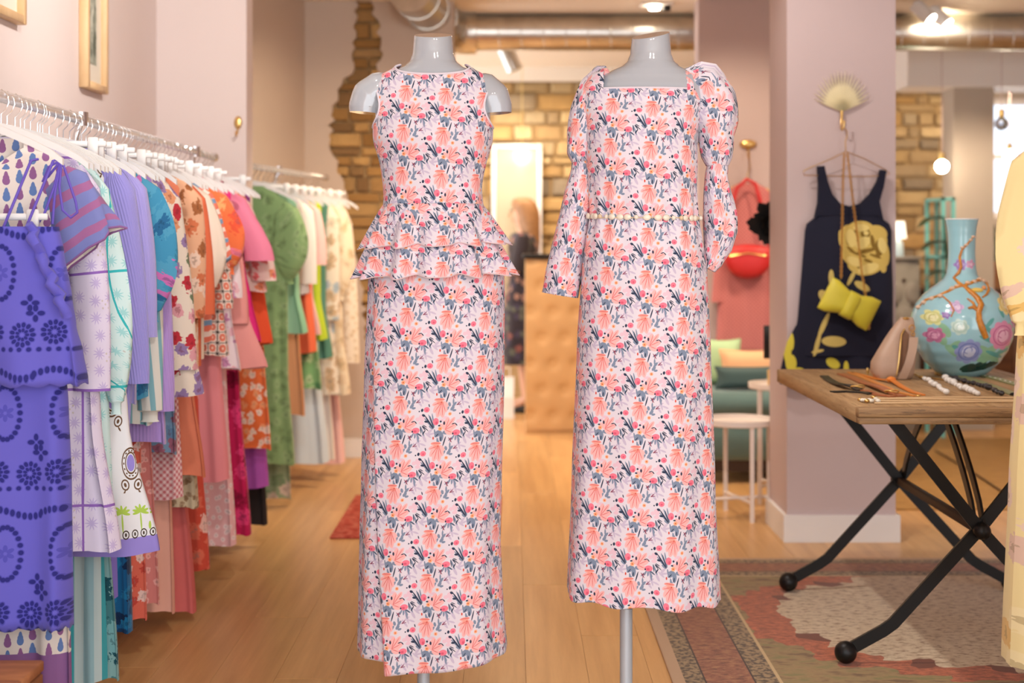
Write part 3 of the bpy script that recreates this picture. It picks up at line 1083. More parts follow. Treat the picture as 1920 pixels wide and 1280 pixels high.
rows = [118 + i * 2.0 for i in range(136)]
m_ = cloth_grid(rows, 220, bod1, keep1)
solid(offset_uv(m_, 0.012, 0.03).build('bodice', FLORAL, d1, smooth=80))
# bindings round neck and armholes
m_ = MB()
m_.tube([bod1(neck1(a), a) for a in [2 * PI * q / 90 for q in range(91)]], 0.0028, 6, caps=False)
m_.build('neck_binding', FLORAL, d1)
for sgn in (0, PI):
    pts = []
    for q in range(31):
        y = lerp(160.2, 239.8, q / 30)
        pts.append(bod1(y, sgn - arm1(y)))
    for q in range(30, -1, -1):
        y = lerp(160.2, 239.8, q / 30)
        pts.append(bod1(y, sgn + arm1(y)))
    m_ = MB()
    m_.tube(pts, 0.003, 6, caps=False)
    m_.build('armhole_binding', FLORAL, d1)

SK1 = [(380, 724, 902), (430, 704, 926), (480, 695, 940), (530, 690, 945), (700, 683, 944), (900, 677, 939), (1000, 674, 937), (1100, 672, 941), (1240, 669, 950)]


def skirt1(t, th):
    y0 = 383
    c = math.cos(th)
    front = math.sin(th) < 0
    slit = lerp(R(-152), R(-121), min(1.0, t * 1.02))
    a = math.atan2(math.sin(th), math.cos(th))
    infront = slit < a < R(15)
    xe = c
    yh = 1238 - 16 * max(0.0, (c + 0.53)) if infront else (1214 if front else 1200)
    y = lerp(y0, yh, t)
    xl, xr = interp(SK1, y)
    cxp, hw = (xl + xr) / 2, (xr - xl) / 2
    d = interp([(380, .100), (480, .124), (700, .135), (1240, .142)], y)[0]
    step = 0.0
    if infront:
        step = 0.010 * min(1.0, (a - slit) / 0.02) * (1 if a < R(-30) else max(0, (R(15) - a) / R(45)))
    fold = (0.004 * math.sin(5 * th + 0.8) + 0.0025 * math.sin(11 * th + y * 0.004)) * t
    aa, bb = sellipse(th, hw / SM + fold + step * 0.4, d + fold * 1.5 + step, 2.35)
    return Vector((PX(cxp, YM) + aa, YM + bb, PZ(y, YM)))


m_ = cloth_grid([i / 150 for i in range(151)], 260, skirt1)
solid(offset_uv(m_, 0.0, 0.0).build('skirt', FLORAL, d1, smooth=60))


def ruffle(y0, y1l, y1r, w0, w1, d0, d1_, nw, ph, amp, name):
    def fn(t, th):
        c = math.cos(th)
        tt = t ** 0.85
        wave = math.sin(nw * th + ph) + 0.45 * math.sin((nw * 2 - 5) * th + ph * 2.1)
        a_ = amp * (0.12 + 0.88 * t ** 1.2)
        w = lerp(w0, w1, tt) + a_ * wave
        d = lerp(d0, d1_, tt) + a_ * wave
        yh = lerp(y1l, y1r, (c + 1) / 2) + 5 * wave * 0.6
        y = lerp(y0, yh, t)
        aa, bb = sellipse(th, w, d, 2.1)
        return Vector((CX1 + 0.004 * t + aa, YM + bb, PZ(y, YM)))
    m = cloth_grid([i / 40 for i in range(41)], 420, fn)
    o = solid(offset_uv(m, 0.02, 0.04).build(name, FLORAL, d1, smooth=80))
    # overlocked edge
    e = MB()
    e.tube([fn(1.0, a) for a in [2 * PI * q / 260 for q in range(261)]], 0.0016, 5, caps=False)
    e.build('hem_edge', plain('pale_overlock', (226, 200, 204), 0.8), o)
    return o


ruffle(384, 464, 455, 0.128, 0.186, 0.101, 0.150, 12, 0.6, 0.013, 'peplum_tier')
ruffle(430, 519, 512, 0.150, 0.207, 0.118, 0.170, 13, 2.2, 0.014, 'peplum_tier')

# ---------------------------------------------------------------- long puff sleeved dress
CX2 = PX(1203, YM)
d2 = thing('puff_sleeve_dress', (CX2, YM, 0.33), 'long puff sleeved pink and navy floral dress with square neck on the right mannequin', 'dress', 'matching floral print dresses')
BD2 = [(250, 1094, 1306), (300, 1097, 1307), (350, 1100, 1306), (405, 1103, 1308), (450, 1096, 1316), (500, 1090, 1324), (650, 1081, 1330), (900, 1071, 1339), (1125, 1061, 1348)]


def bod2(y, th):
    w, d = interp(TORSO, y)
    f = max(0.0, min(1.0, (y - 200) / 60.0))
    xl, xr = interp(BD2, y)
    hw = lerp(w + 0.006, (xr - xl) / 2 / SM, f)
    cx = lerp(CX2, PX((xl + xr) / 2, YM), f)
    dd = lerp(d + 0.006, interp([(262, .121), (405, .108), (500, .130), (700, .137), (1125, .142)], y)[0], f)
    t = max(0.0, (y - 400) / 720.0)
    fold = (0.0045 * math.sin(5 * th + 2.0) + 0.003 * math.sin(9 * th + y * 0.006)) * t
    if 330 < y < 480:
        fold += 0.003 * math.sin(17 * th) * (1 - abs(y - 405) / 75)
    yy = y
    if y > 1000:
        hem = lerp(-8, 5, (math.cos(th) + 1) / 2) + (3 * math.sin(9 * th) if math.sin(th) < 0 else -6)
        yy = y + hem * (y - 1000) / 118.0
    a, b = sellipse(th, hw + fold, dd + fold * 1.4, 2.3)
    z = PZ(yy, YM) + 0.006 * max(0.0, min(1.0, (190 - y) / 50.0))
    return Vector((cx + a, YM + b, z))


def keep2(y0, y1, th):
    y = (y0 + y1) / 2
    p = bod2(y, th)
    x = p.x - PX(1206, YM)
    if math.sin(th) < 0:
        if y < 172 and abs(x) < 0.107:
            return False
    elif y < 150 and abs(x) < 0.105:
        return False
    return y > 130


m_ = cloth_grid([126 + i * 2.3 for i in range(22)] + [176 + i * 4.0 for i in range(236)] + [1118], 240, bod2, keep2)
solid(offset_uv(m_, 0.03, 0.055).build('dress_body', FLORAL, d2, smooth=70))
nb = MB()
ns = [bod2(172, R(-90) + q) for q in [lerp(-0.80, 0.80, i / 24) for i in range(25)]]
ns = [p for p in ns if abs(p.x - PX(1206, YM)) < 0.109]
nb.tube(ns, 0.0026, 6)
nb.build('neck_binding', FLORAL, d2)


def sleeve(path, name, parent, mat, n=28, sub=9, wr=0.10, y_off=None, seed=1.0, open_end=True, flatten=1.0):
    """path rows: (px, py, radius px[, depth shift]) -> gathered sleeve tube with uv in metres"""
    P_ = []
    for i in range(len(path) - 1):
        for q in range(sub):
            t = q / sub
            t2 = t * t * (3 - 2 * t) * 0.4 + t * 0.6
            P_.append([lerp(a, b, t2) for a, b in zip(path[i], path[i + 1])])
    P_.append(list(path[-1]))
    rings, uvs = [], []
    ln = 0.0
    prev = None
    for i, r in enumerate(P_):
        c = pt(r[0], r[1], YM)
        c.y += r[3] if len(r) > 3 else 0.0
        if prev is not None:
            ln += (c - prev).length
        prev = c
        a, b = P_[max(0, i - 1)], P_[min(len(P_) - 1, i + 1)]
        tx, tz = (b[0] - a[0]), -(b[1] - a[1])
        L_ = math.hypot(tx, tz) or 1
        px_, pz_ = tz / L_ * -1, tx / L_          # across the sleeve in the picture plane
        rad = r[2] / SM
        ring = []
        for k in range(n + 1):
            th = 2 * PI * k / n
            w = noise.noise((math.cos(th) * 1.3 + seed, math.sin(th) * 1.3, ln * 16)) * wr + noise.noise((math.cos(th) * 3.4, math.sin(th) * 3.4 + seed, ln * 7)) * wr * 0.8
            rr = rad * (1 + w)
            ring.append(Vector((c.x + px_ * math.cos(th) * rr, c.y + math.sin(th) * rr * flatten, c.z + pz_ * math.cos(th) * rr)))
        rings.append(ring)
        uvs += [(0.055 * (2 * PI * k / n) + seed * 0.13, -ln + seed * 0.07) for k in range(n + 1)]
    m = MB()
    m.loft(rings, closed=False, uvs=uvs)
    return solid(m.build(name, mat, parent, smooth=80), 0.0015)


# image-left arm: gathered puff then a wide flared sleeve
sleeve([(1140, 133, 12, .0), (1128, 140, 20, .0), (1113, 165, 26), (1102, 205, 30), (1094, 250, 32), (1088, 285, 27), (1090, 303, 19)], 'sleeve_puff', d2, FLORAL, seed=1.0, wr=0.16)
sleeve([(1090, 300, 17), (1091, 320, 21), (1082, 380, 27), (1068, 450, 31), (1057, 510, 34), (1050, 553, 35.5)], 'sleeve_flare', d2, FLORAL, seed=2.3, wr=0.07)
# image-right arm: puff and bloused forearm tucked towards the hip
sleeve([(1276, 174, 12), (1292, 156, 27), (1322, 152, 35), (1338, 185, 39), (1343, 230, 38), (1345, 270, 34), (1346, 297, 27), (1346, 311, 21)], 'sleeve_puff', d2, FLORAL, seed=4.1, wr=0.16)
sleeve([(1346, 308, 20), (1344, 330, 22), (1346, 365, 26), (1350, 400, 31), (1350, 432, 32), (1346, 462, 27), (1338, 490, 17), (1330, 505, 12)], 'sleeve_flare', d2, FLORAL, seed=5.7, wr=0.15)
# shell belt at the waist
M['shell'] = plain('ivory_shell', (240, 230, 212), 0.25, coat=0.4)
M['amber'] = plain('clear_beige_bead', (222, 196, 160), 0.12, coat=0.8)
bt = thing('shell_belt', (CX2, YM, PZ(408, YM)), 'ivory shell and bead belt round the waist of the puff sleeved dress', 'belt')
nb_ = 44
for k in range(nb_):
    th = 2 * PI * k / nb_ - PI / 2
    p = bod2(407, th)
    c = Vector((PX(1205, YM), YM, 0))
    dirv = Vector((p.x - c.x, p.y - c.y, 0)).normalized()
    p = p + dirv * 0.005
    p.z -= 0.009 * max(0.0, -math.sin(th)) ** 0.5 * 0.5 - 0.002 + 0.003 * math.cos(th)
    big = (k % 5) in (0, 1, 2) and math.sin(th) < 0
    r = 0.0095 if big else 0.0062
    rot = Matrix.Rotation(math.atan2(dirv.y, dirv.x) + PI / 2, 3, 'Z')
    MB().ball(p, r, 10, 7, (1.1, 0.55, 0.85) if big else (1, 0.9, 1), rot).build('bead', M['shell'] if (big or k % 2) else M['amber'], bt)
MB().tube([bod2(407, a) + Vector((math.cos(a), math.sin(a), 0)) * 0.004 + Vector((0, 0, -0.003)) for a in [2 * PI * q / 80 for q in range(81)]], 0.0014, 5, caps=False).build('cord', M['amber'], bt)

# ================================================================== wooden table with crossed iron legs
TZ = 0.78
TX0, TX1, TY0, TY1 = 0.985, 1.80, 4.04, 5.29
tb = thing('display_table', (1.39, 4.66, 0), 'rustic wooden display table on black crossed iron legs', 'table')
M['pine'] = wood('weathered_pine', (150, 116, 78), (194, 158, 114), (26, 2.2, 26), 0.6, 0.18, dark=(112, 84, 56))
M['pineend'] = wood('weathered_pine_edge', (122, 92, 62), (178, 142, 100), (3, 26, 40), 0.65, 0.2, dark=(84, 64, 46))
nb_ = 6
bw = (TX1 - TX0 - 0.09) / nb_
for k in range(nb_):
    x = TX0 + 0.045 + k * bw
    MB().cbox((x + 0.0008, TY0 + 0.04, TZ - 0.030), (x + bw - 0.0008, TY1 - 0.04, TZ), 0.0018).build('top_board', M['pine'], tb)
MB().cbox((TX0, TY0, TZ - 0.026), (TX1, TY0 + 0.0395, TZ + 0.0004), 0.002).build('edge_board', M['pineend'], tb)
MB().cbox((TX0 + 0.002, TY0 + 0.002, TZ - 0.046), (TX1 - 0.002, TY0 + 0.0395, TZ - 0.0268), 0.002).build('edge_board', M['pineend'], tb)
MB().cbox((TX0, TY1 - 0.0395, TZ - 0.046), (TX1, TY1, TZ + 0.0004), 0.002).build('edge_board', M['pineend'], tb)
MB().cbox((TX0, TY0 + 0.040, TZ - 0.046), (TX0 + 0.0445, TY1 - 0.040, TZ + 0.0004), 0.002).build('edge_board', M['pine'], tb)
MB().cbox((TX1 - 0.0445, TY0 + 0.040, TZ - 0.046), (TX1, TY1 - 0.040, TZ + 0.0004), 0.002).build('edge_board', M['pine'], tb)


def bar(path, w=0.036, th=0.011, axis=Vector((0, 1, 0))):
    """flat iron bar swept along a path lying in a plane with normal axis"""
    path = [Vector(p) for p in path]
    rings = []
    for i, p in enumerate(path):
        t = (path[min(i + 1, len(path) - 1)] - path[max(i - 1, 0)]).normalized()
        s_ = t.cross(axis).normalized()
        rings.append([p + s_ * w / 2 + axis * th / 2, p - s_ * w / 2 + axis * th / 2, p - s_ * w / 2 - axis * th / 2, p + s_ * w / 2 - axis * th / 2])
    return MB().loft(rings, caps=True)


for Y, hubp, lf, rf in ((4.19, (1838, 995), (1606, 1238), None), (5.06, (1681, 888), (1490, 1095), (1869, 1082))):
    hub = pt(hubp[0], hubp[1], Y)
    hub.z = 0.405
    hub.x = 1.378
    for sgn in (-1, 1):
        off = Vector((0, 0.007 * sgn, 0))
        foot = Vector((hub.x - sgn * 0.395, Y, 0.0445))
        kn = Vector((hub.x - sgn * 0.262, Y, 0.118))
        top = Vector((hub.x + sgn * 0.262, Y, TZ - 0.047))
        bar([foot + off, foot.lerp(kn, 0.85) + off, kn.lerp(hub, 0.03) + off, hub + off, top + off]).build('crossed_leg', M['black'], tb)
        MB().ball((foot.x, Y, 0.0445), 0.033, 18, 12).build('ball_foot', M['black'], tb)
    MB().ball((hub.x, Y - (0.02 if Y < 4.5 else -0.02), hub.z), 0.026, 16, 10).build('hub_cap', M['black'], tb)
    # curved brace from the hub up to the far or near end of the top
    d = 0.34 if Y < 4.5 else -0.34
    for sx in ((-0.06, 0.06) if Y < 4.5 else (0.06,)):
        pts = [Vector((hub.x + sx * 0.2, Y + d * q, lerp(hub.z, TZ - 0.047, q ** 0.72))) for q in [i / 8 for i in range(9)]]
        bar(pts, 0.03, 0.008, Vector((1, 0, 0))).build('curved_brace', M['black'], tb)
MB().cbox((1.366, 4.205, 0.392), (1.390, 5.045, 0.418), 0.002).build('stretcher', M['dark'], tb)

# ---------------------------------------------------------------- blue vase
VC = Vector((1.600, 5.06, TZ + 0.0008))
sv = F / 5.06
prof = []
for y, hw in ((700.5, 40), (699, 43), (690, 54), (672, 71), (650, 84), (628, 92), (608, 94.5), (588, 92), (568, 84), (552, 72), (540, 58), (530, 44), (522, 34), (512, 28), (495, 25.5), (470, 24.5), (445, 25), (425, 27), (412, 29.5), (409, 30)):
    prof.append((hw / sv, (700.5 - y) / sv))
VH = prof[-1][1]


def vase_r(z):
    return interp([(b, a) for a, b in prof], z)[0]


fine = []
for i in range(60):
    z = VH * i / 59
    fine.append((vase_r(z), z))
k_ = 1 / sv                         # vase decoration is laid out in units of its picture rows


def vuv(x, y):
    return ((x - 1797) * k_, (700.5 - y) * k_)


def vflower(cx, cy, r, n, c1, c2, c3, seed):
    rnd = random.Random(seed)
    u, v = vuv(cx, cy)
    r *= k_
    outer = [(u + math.cos(2 * PI * q / n) * r * 0.62, v + math.sin(2 * PI * q / n) * r * 0.58, r * 0.44, r * 0.36, 2 * PI * q / n) for q in range(n)]
    mid = [(u + math.cos(2 * PI * (q + 0.5) / n) * r * 0.34, v + math.sin(2 * PI * (q + 0.5) / n) * r * 0.30, r * 0.30, r * 0.2, 2 * PI * (q + .5) / n + 1.4) for q in range(0, n, 2)]
    core = [(u, v, r * 0.2, r * 0.16, 0.0)]
    line = [(u, v, r * 0.74, r * 0.66, 0.0, 0.045), (u + 0.10 * r, v - 0.06 * r, r * 0.50, r * 0.42, 0.5, 0.06), (u - 0.06 * r, v + 0.10 * r, r * 0.30, r * 0.24, 0.3, 0.09)]
    return [(c1, outer), (c2, mid), (c3, line), (c2, core)]


def vleaves(pts, w=6):
    out = []
    for x0, y0, x1, y1 in pts:
        a, b = vuv(x0, y0), vuv(x1, y1)
        out.append(((a[0] + b[0]) / 2, (a[1] + b[1]) / 2, math.hypot(b[0] - a[0], b[1] - a[1]) / 2, w * k_, math.atan2(b[1] - a[1], b[0] - a[0])))
    return out


lay = []
lay.append(((24, 70, 66), vleaves([(1780, 690, 1850, 672), (1790, 688, 1822, 668), (1815, 686, 1848, 664), (1776, 686, 1800, 676)], 6)))
lay.append(((146, 196, 160), vleaves([(1800, 640, 1850, 672), (1806, 660, 1840, 640), (1830, 670, 1862, 640), (1800, 668, 1850, 655), (1745, 640, 1775, 662), (1752, 650, 1768, 632), (1735, 600, 1750, 625), (1860, 600, 1885, 630), (1812, 672, 1830, 650), (1860, 655, 1878, 620), (1728, 610, 1745, 640)], 7)))
lay.append(((92, 170, 166), vleaves([(1805, 600, 1830, 622), (1800, 622, 1835, 636), (1812, 606, 1828, 590), (1850, 566, 1872, 590), (1842, 570, 1850, 590), (1755, 640, 1772, 650), (1815, 650, 1855, 664), (1838, 655, 1868, 648)], 4)))
lay += vflower(1847, 622, 27, 9, (226, 152, 188), (240, 188, 212), (190, 92, 142), 1)
lay += vflower(1784, 651, 23, 8, (152, 164, 216), (206, 212, 240), (96, 112, 190), 2)
lay += vflower(1861, 566, 19, 7, (240, 222, 150), (250, 238, 196), (214, 178, 84), 3)
lay += vflower(1726, 590, 15, 6, (222, 226, 160), (240, 238, 190), (180, 180, 96), 4)
lay += vflower(1728, 622, 15, 6, (204, 130, 168), (226, 166, 196), (160, 80, 124), 5)
lay += vflower(1766, 606, 15, 7, (198, 224, 216), (226, 240, 232), (140, 184, 172), 6)
lay += vflower(1881, 598, 12, 6, (206, 140, 184), (226, 176, 206), (160, 84, 134), 7)
lay += vflower(1763, 570, 12, 5, (216, 190, 226), (236, 216, 240), (176, 140, 200), 8)
lay += vflower(1788, 494, 11, 6, (168, 142, 206), (206, 186, 230), (124, 96, 178), 9)
lay += vflower(1806, 493, 9, 5, (222, 170, 204), (238, 204, 224), (186, 116, 164), 10)
lay += vflower(1745, 585, 7, 5, (160, 130, 196), (190, 166, 216), (124, 96, 170), 11)
M['vase'] = printed('blue_porcelain', (158, 206, 218), lay, rough=0.14, sheen=0, spec=0.5, coat=0.6)
vs_ = thing('porcelain_vase', VC, 'pale blue porcelain bottle vase painted with peonies and a gold branch', 'vase')
m_ = MB()
cx, cy = VC.x, VC.y
rings, uvs = [], []
nseg = 72
for r, z in fine:
    rings.append([(cx + r * math.cos(2 * PI * q / nseg + PI / 2), cy + r * math.sin(2 * PI * q / nseg + PI / 2), VC.z + z) for q in range(nseg + 1)])
    # painted picture wraps round the belly as seen from the front
    uvs += [(r * math.sin(max(-PI / 2, min(PI / 2, 2 * PI * q / nseg - PI))) if abs(2 * PI * q / nseg - PI) < PI / 2 else 9.0, z) for q in range(nseg + 1)]
m_.loft(rings, closed=False, uvs=uvs)
rin = [[(cx + (r - 0.004) * math.cos(2 * PI * q / nseg + PI / 2), cy + (r - 0.004) * math.sin(2 * PI * q / nseg + PI / 2), VC.z + z) for q in range(nseg + 1)] for r, z in fine[::-1][:16]]
m_.loft([rings[-1]] + rin, closed=False, uvs=[(9.0, 0)] * ((nseg + 1) * 17))
m_.build('vessel', M['vase'], vs_)
MB().tube([(cx + vase_r(VH) * math.cos(a), cy + vase_r(VH) * math.sin(a), VC.z + VH) for a in [2 * PI * q / 48 for q in range(49)]], 0.0022, 6, caps=False).build('rim', plain('white_glaze', (236, 240, 240), 0.15), vs_)
MB().lathe([(0.02, 0.0), (prof[0][0], 0.0), (prof[0][0] + 0.001, 0.004)], (cx, cy, VC.z), 40).build('foot', M['vase'], vs_)


def on_vase(x, y, lift=0.0):
    z = (700.5 - y) * k_
    r = vase_r(z) + lift
    dx = max(-0.98 * r, min(0.98 * r, (x - 1797) * k_))
    return Vector((cx + dx, cy - math.sqrt(max(0, r * r - dx * dx)), VC.z + z))


M['branch'] = wood('gilt_branch', (176, 104, 30), (226, 152, 58), (30, 30, 30), 0.35, 0.0, dark=(96, 52, 16))
M['relief'] = plain('raised_blush_blossom', (226, 190, 160), 0.3, var=0.15, vscale=60)
for path, rad in (([(1812, 625), (1804, 608), (1799, 592), (1800, 578), (1806, 566), (1803, 555), (1795, 545), (1788, 535)], [.010, .012, .011, .010, .011, .011, .010, .007]),
                  ([(1800, 576), (1790, 570), (1782, 572)], [.007, .006, .004]), ([(1796, 575), (1792, 562), (1784, 555)], [.006, .005, .003]),
                  ([(1790, 537), (1780, 528), (1775, 518), (1784, 508), (1788, 498), (1786, 480), (1790, 466), (1800, 455), (1810, 444)], [.006, .006, .005, .006, .005, .005, .004, .004, .002]),
                  ([(1786, 532), (1770, 536), (1755, 544), (1738, 552), (1722, 560), (1712, 572)], [.006, .006, .006, .005, .005, .004]),
                  ([(1745, 550), (1754, 562), (1758, 576), (1752, 588)], [.003, .003, .003, .002]),
                  ([(1788, 532), (1802, 527), (1820, 523), (1836, 523), (1840, 530), (1832, 540), (1822, 548), (1812, 553)], [.006, .006, .007, .007, .006, .005, .004, .003])):
    MB().tube([on_vase(x, y, 0.001) for x, y in path], rad, 8).build('branch_relief', M['branch'], vs_)
for x, y in ((1765, 537), (1775, 533), (1795, 527), (1808, 525), (1822, 521), (1832, 524), (1840, 527), (1742, 551), (1730, 556), (1718, 564), (1711, 573), (1790, 462), (1797, 457), (1806, 448), (1811, 442)):
    MB().ball(on_vase(x, y, 0.004), 0.009 if y > 500 else 0.006, 8, 6, (1.2, 0.8, 0.8)).build('blossom_bud', M['relief'], vs_)
bd = MB().ball(on_vase(1806, 540, 0.004), 0.012, 12, 8, (1.9, 0.6, 0.7)).build('painted_bird', plain('yellow_glaze', (236, 200, 96), 0.25), vs_)
MB().ball(on_vase(1822, 536, 0.006), 0.008, 10, 8).build('bird_head', plain('orange_glaze', (226, 150, 90), 0.25), bd)

# ---------------------------------------------------------------- taupe leather bag
M['taupe'] = plain('taupe_leather', (190, 158, 136), 0.45, var=0.06, vscale=12, bump=0.15, bscale=200)
YBg = 4.93
bg = thing('leather_handbag', (PX(1675, YBg), YBg, TZ), 'slouchy taupe leather handbag with wrist strap beside the blue vase', 'handbag')
rings = []
for y, xl, xr, dp in ((706, 1643, 1704, .044), (704.5, 1640, 1707, .050), (694, 1635, 1711, .056), (676, 1635, 1713, .054), (655, 1645, 1715, .046), (635, 1657, 1715.5, .038), (617, 1669, 1714.5, .030), (605, 1678, 1714, .023), (597, 1685, 1713, .016), (592, 1689, 1711, .009)):
    c, hw, z = PX((xl + xr) / 2, YBg), (xr - xl) / 2 * YBg / F, TZ + 0.001 + (706 - y) * YBg / F
    ring = []
    for q in range(28):
        th = 2 * PI * q / 28
        a_, b_ = sellipse(th, hw, dp, lerp(4.5, 2.2, min(1, (706 - y) / 90)))
        wv = 1 + 0.09 * noise.noise((a_ * 26, b_ * 26, z * 18))
        ring.append((c + a_ * wv, YBg + b_ * wv, z))
    rings.append(ring)
MB().loft(rings, caps=True).build('bag_body', M['taupe'], bg)
op = MB()
edge = [(1690, 612, -.036), (1683, 622, -.046), (1679, 645, -.056), (1676, 670, -.062), (1672, 698, -.058), (1680, 690, -.060), (1688, 668, -.062), (1694, 645, -.055), (1698, 622, -.044)]
op.prism([Vector((PX(x, YBg), YBg + d, TZ + (706 - y) * YBg / F)) for x, y, d in edge], (0, 0.012, 0))
op.build('zip_opening', plain('brown_suede_lining', (122, 88, 66), 0.9), bg, smooth=False)
zp = MB()
zp.tube([Vector((PX(x, YBg), YBg + d - 0.003, TZ + (706 - y) * YBg / F)) for x, y, d in edge[:5]], 0.0025, 6)
zp.build('zip', M['brass'], bg)
st = [(1705, 628, -.050), (1701, 650, -.062), (1694, 674, -.068), (1686, 694, -.066), (1682, 705, -.060)]
rings = []
for x, y, d in st:
    w = 8 * YBg / F
    z = TZ + 0.0015 + (706 - y) * YBg / F
    X_ = PX(x, YBg)
    rings.append([(X_ - w, YBg + d, z), (X_ + w, YBg + d, z), (X_ + w, YBg + d - 0.004, z), (X_ - w, YBg + d - 0.004, z)])
MB().loft(rings, caps=True).build('wrist_strap', M['taupe'], bg)
for x, y, r in ((1703, 610, .010), (1705, 621, .006)):
    c = Vector((PX(x, YBg), YBg - 0.045, TZ + (706 - y) * YBg / F))
    MB().tube([c + Vector((r * math.cos(a), 0, r * math.sin(a))) for a in [2 * PI * q / 20 for q in range(21)]], 0.002, 6, caps=False).build('gold_ring', M['brass'], bg)
MB().ball((PX(1697, YBg), YBg - 0.012, TZ + (706 - 593) * YBg / F), 0.010, 10, 6, (1.2, 1, 0.5)).build('stud', M['brass'], bg)


# ---------------------------------------------------------------- belts and bracelets on the table
def on_table(px, py, lift=0.0):
    s_ = (py - HY) / (CH - TZ)
    return Vector(((px - 960) / s_, F / s_, TZ + 0.001 + lift))


def strap(path, w, mat, name, parent, th=0.004, lift=0.0):
    pts = [on_table(x, y, l + lift) for x, y, l in path]
    rings = []
    for i, p in enumerate(pts):
        t = (pts[min(i + 1, len(pts) - 1)] - pts[max(0, i - 1)])
        t.z = 0
        t.normalize()
        s_ = Vector((-t.y, t.x, 0)) * w / 2
        u = Vector((0, 0, th))
        rings.append([p - s_, p + s_, p + s_ + u, p - s_ + u])
    return MB().loft(rings, caps=True).build(name, mat, parent, smooth=False)


def buckle(px, py, r, parent, mat, lift=0.008):
    c = on_table(px, py, lift)
    MB().tube([c + Vector((r * 1.5 * math.cos(a), r * math.sin(a), 0.003 * math.sin(a * 2))) for a in [2 * PI * q / 20 for q in range(21)]], 0.0028, 6, caps=False).build('buckle', mat, parent)


M['blackleather'] = plain('black_leather', (34, 34, 36), 0.4)
M['tan'] = plain('cognac_leather', (176, 104, 66), 0.45, var=0.08)
M['orange'] = plain('orange_leather', (232, 136, 52), 0.45)
M['olive'] = plain('olive_leather', (142, 144, 98), 0.5)
t = thing('black_belt', on_table(1590, 725), 'black leather belt with a ring buckle on the table corner', 'belt')
strap([(1545, 706, 0), (1552, 712, 0), (1565, 720, 0.002), (1580, 727, 0.008), (1590, 730, 0.012), (1600, 731, 0.008), (1612, 733, 0.0)], 0.030, M['blackleather'], 'belt_strap', t)
strap([(1560, 736, 0), (1585, 735, 0), (1620, 737, 0), (1634, 740, 0)], 0.026, M['blackleather'], 'belt_strap', t)
buckle(1608, 732, 0.014, t, M['brass'], 0.012)
t = thing('cognac_belt', on_table(1640, 728), 'cognac brown leather belt with a brass buckle between the black and orange belts', 'belt')
strap([(1576, 702, 0), (1596, 709, 0), (1618, 719, 0.001), (1640, 730, 0.010), (1652, 735, 0.012), (1666, 739, 0.006), (1682, 742, 0.0), (1692, 744, 0)], 0.028, M['tan'], 'belt_strap', t)
strap([(1620, 733, 0), (1645, 741, 0), (1675, 745, 0)], 0.026, M['tan'], 'belt_strap', t)
buckle(1672, 741, 0.014, t, M['brass'], 0.012)
t = thing('orange_belt', on_table(1660, 720), 'thin orange leather belt tied in a knot on the table', 'belt')
strap([(1598, 700, 0), (1622, 706, 0), (1645, 712, 0), (1663, 717, 0.006), (1674, 719, 0.010)], 0.018, M['orange'], 'belt_strap', t)
strap([(1674, 719, 0.008), (1690, 727, 0.002), (1708, 735, 0), (1730, 742, 0)], 0.018, M['orange'], 'belt_strap', t)
MB().ball(on_table(1671, 718, 0.011), 0.013, 10, 8, (1.3, 1.0, 0.8)).build('knot', M['orange'], t)
t = thing('amber_belt', on_table(1650, 726), 'flat amber orange belt lying beside the knotted orange belt', 'belt')
strap([(1592, 699, 0), (1620, 710, 0), (1650, 722, 0), (1682, 736, 0), (1716, 744, 0)], 0.016, plain('amber_leather', (224, 146, 72), 0.45), 'belt_strap', t)
MB().ball(on_table(1722, 744.5, 0.004), 0.006, 8, 6, (1.5, 1, 0.6)).build('belt_tip', M['brass'], t)
t = thing('gold_pendant', on_table(1627, 703), 'tiny gold pendant standing behind the belts', 'jewellery')
MB().ball(on_table(1627, 702, 0.012), 0.006, 8, 8, (1, 0.6, 2)).build('drop', M['brass'], t)
MB().ball(on_table(1627, 702, 0.003), 0.004, 8, 6).build('loop', M['brass'], t)
t = thing('olive_belt', on_table(1850, 715), 'plain olive green belt on the right of the table', 'belt', None)
strap([(1790, 703, 0), (1820, 712, 0), (1860, 725, 0), (1905, 742, 0)], 0.030, M['olive'], 'belt_strap', t)
buckle(1906, 744, 0.012, t, M['blackleather'], 0.008)
t = thing('stitched_belt', on_table(1880, 712), 'olive belt with a woven pale stitched centre behind the plain olive belt', 'belt')
strap([(1832, 702.5, 0), (1860, 709, 0), (1912, 724, 0)], 0.034, M['olive'], 'belt_strap', t)
for q in range(16):
    p = on_table(lerp(1838, 1908, q / 15), lerp(704, 722.5, q / 15), 0.0045)
    MB().ball(p, 0.006, 6, 4, (0.7, 1.3, 0.35)).build('stitch', M['olive'] if q % 2 else M['shell'], t)


M['pearl'] = plain('pearl', (238, 234, 228), 0.15, coat=0.8)
M['jet'] = plain('black_bead', (24, 26, 34), 0.12, coat=0.8)


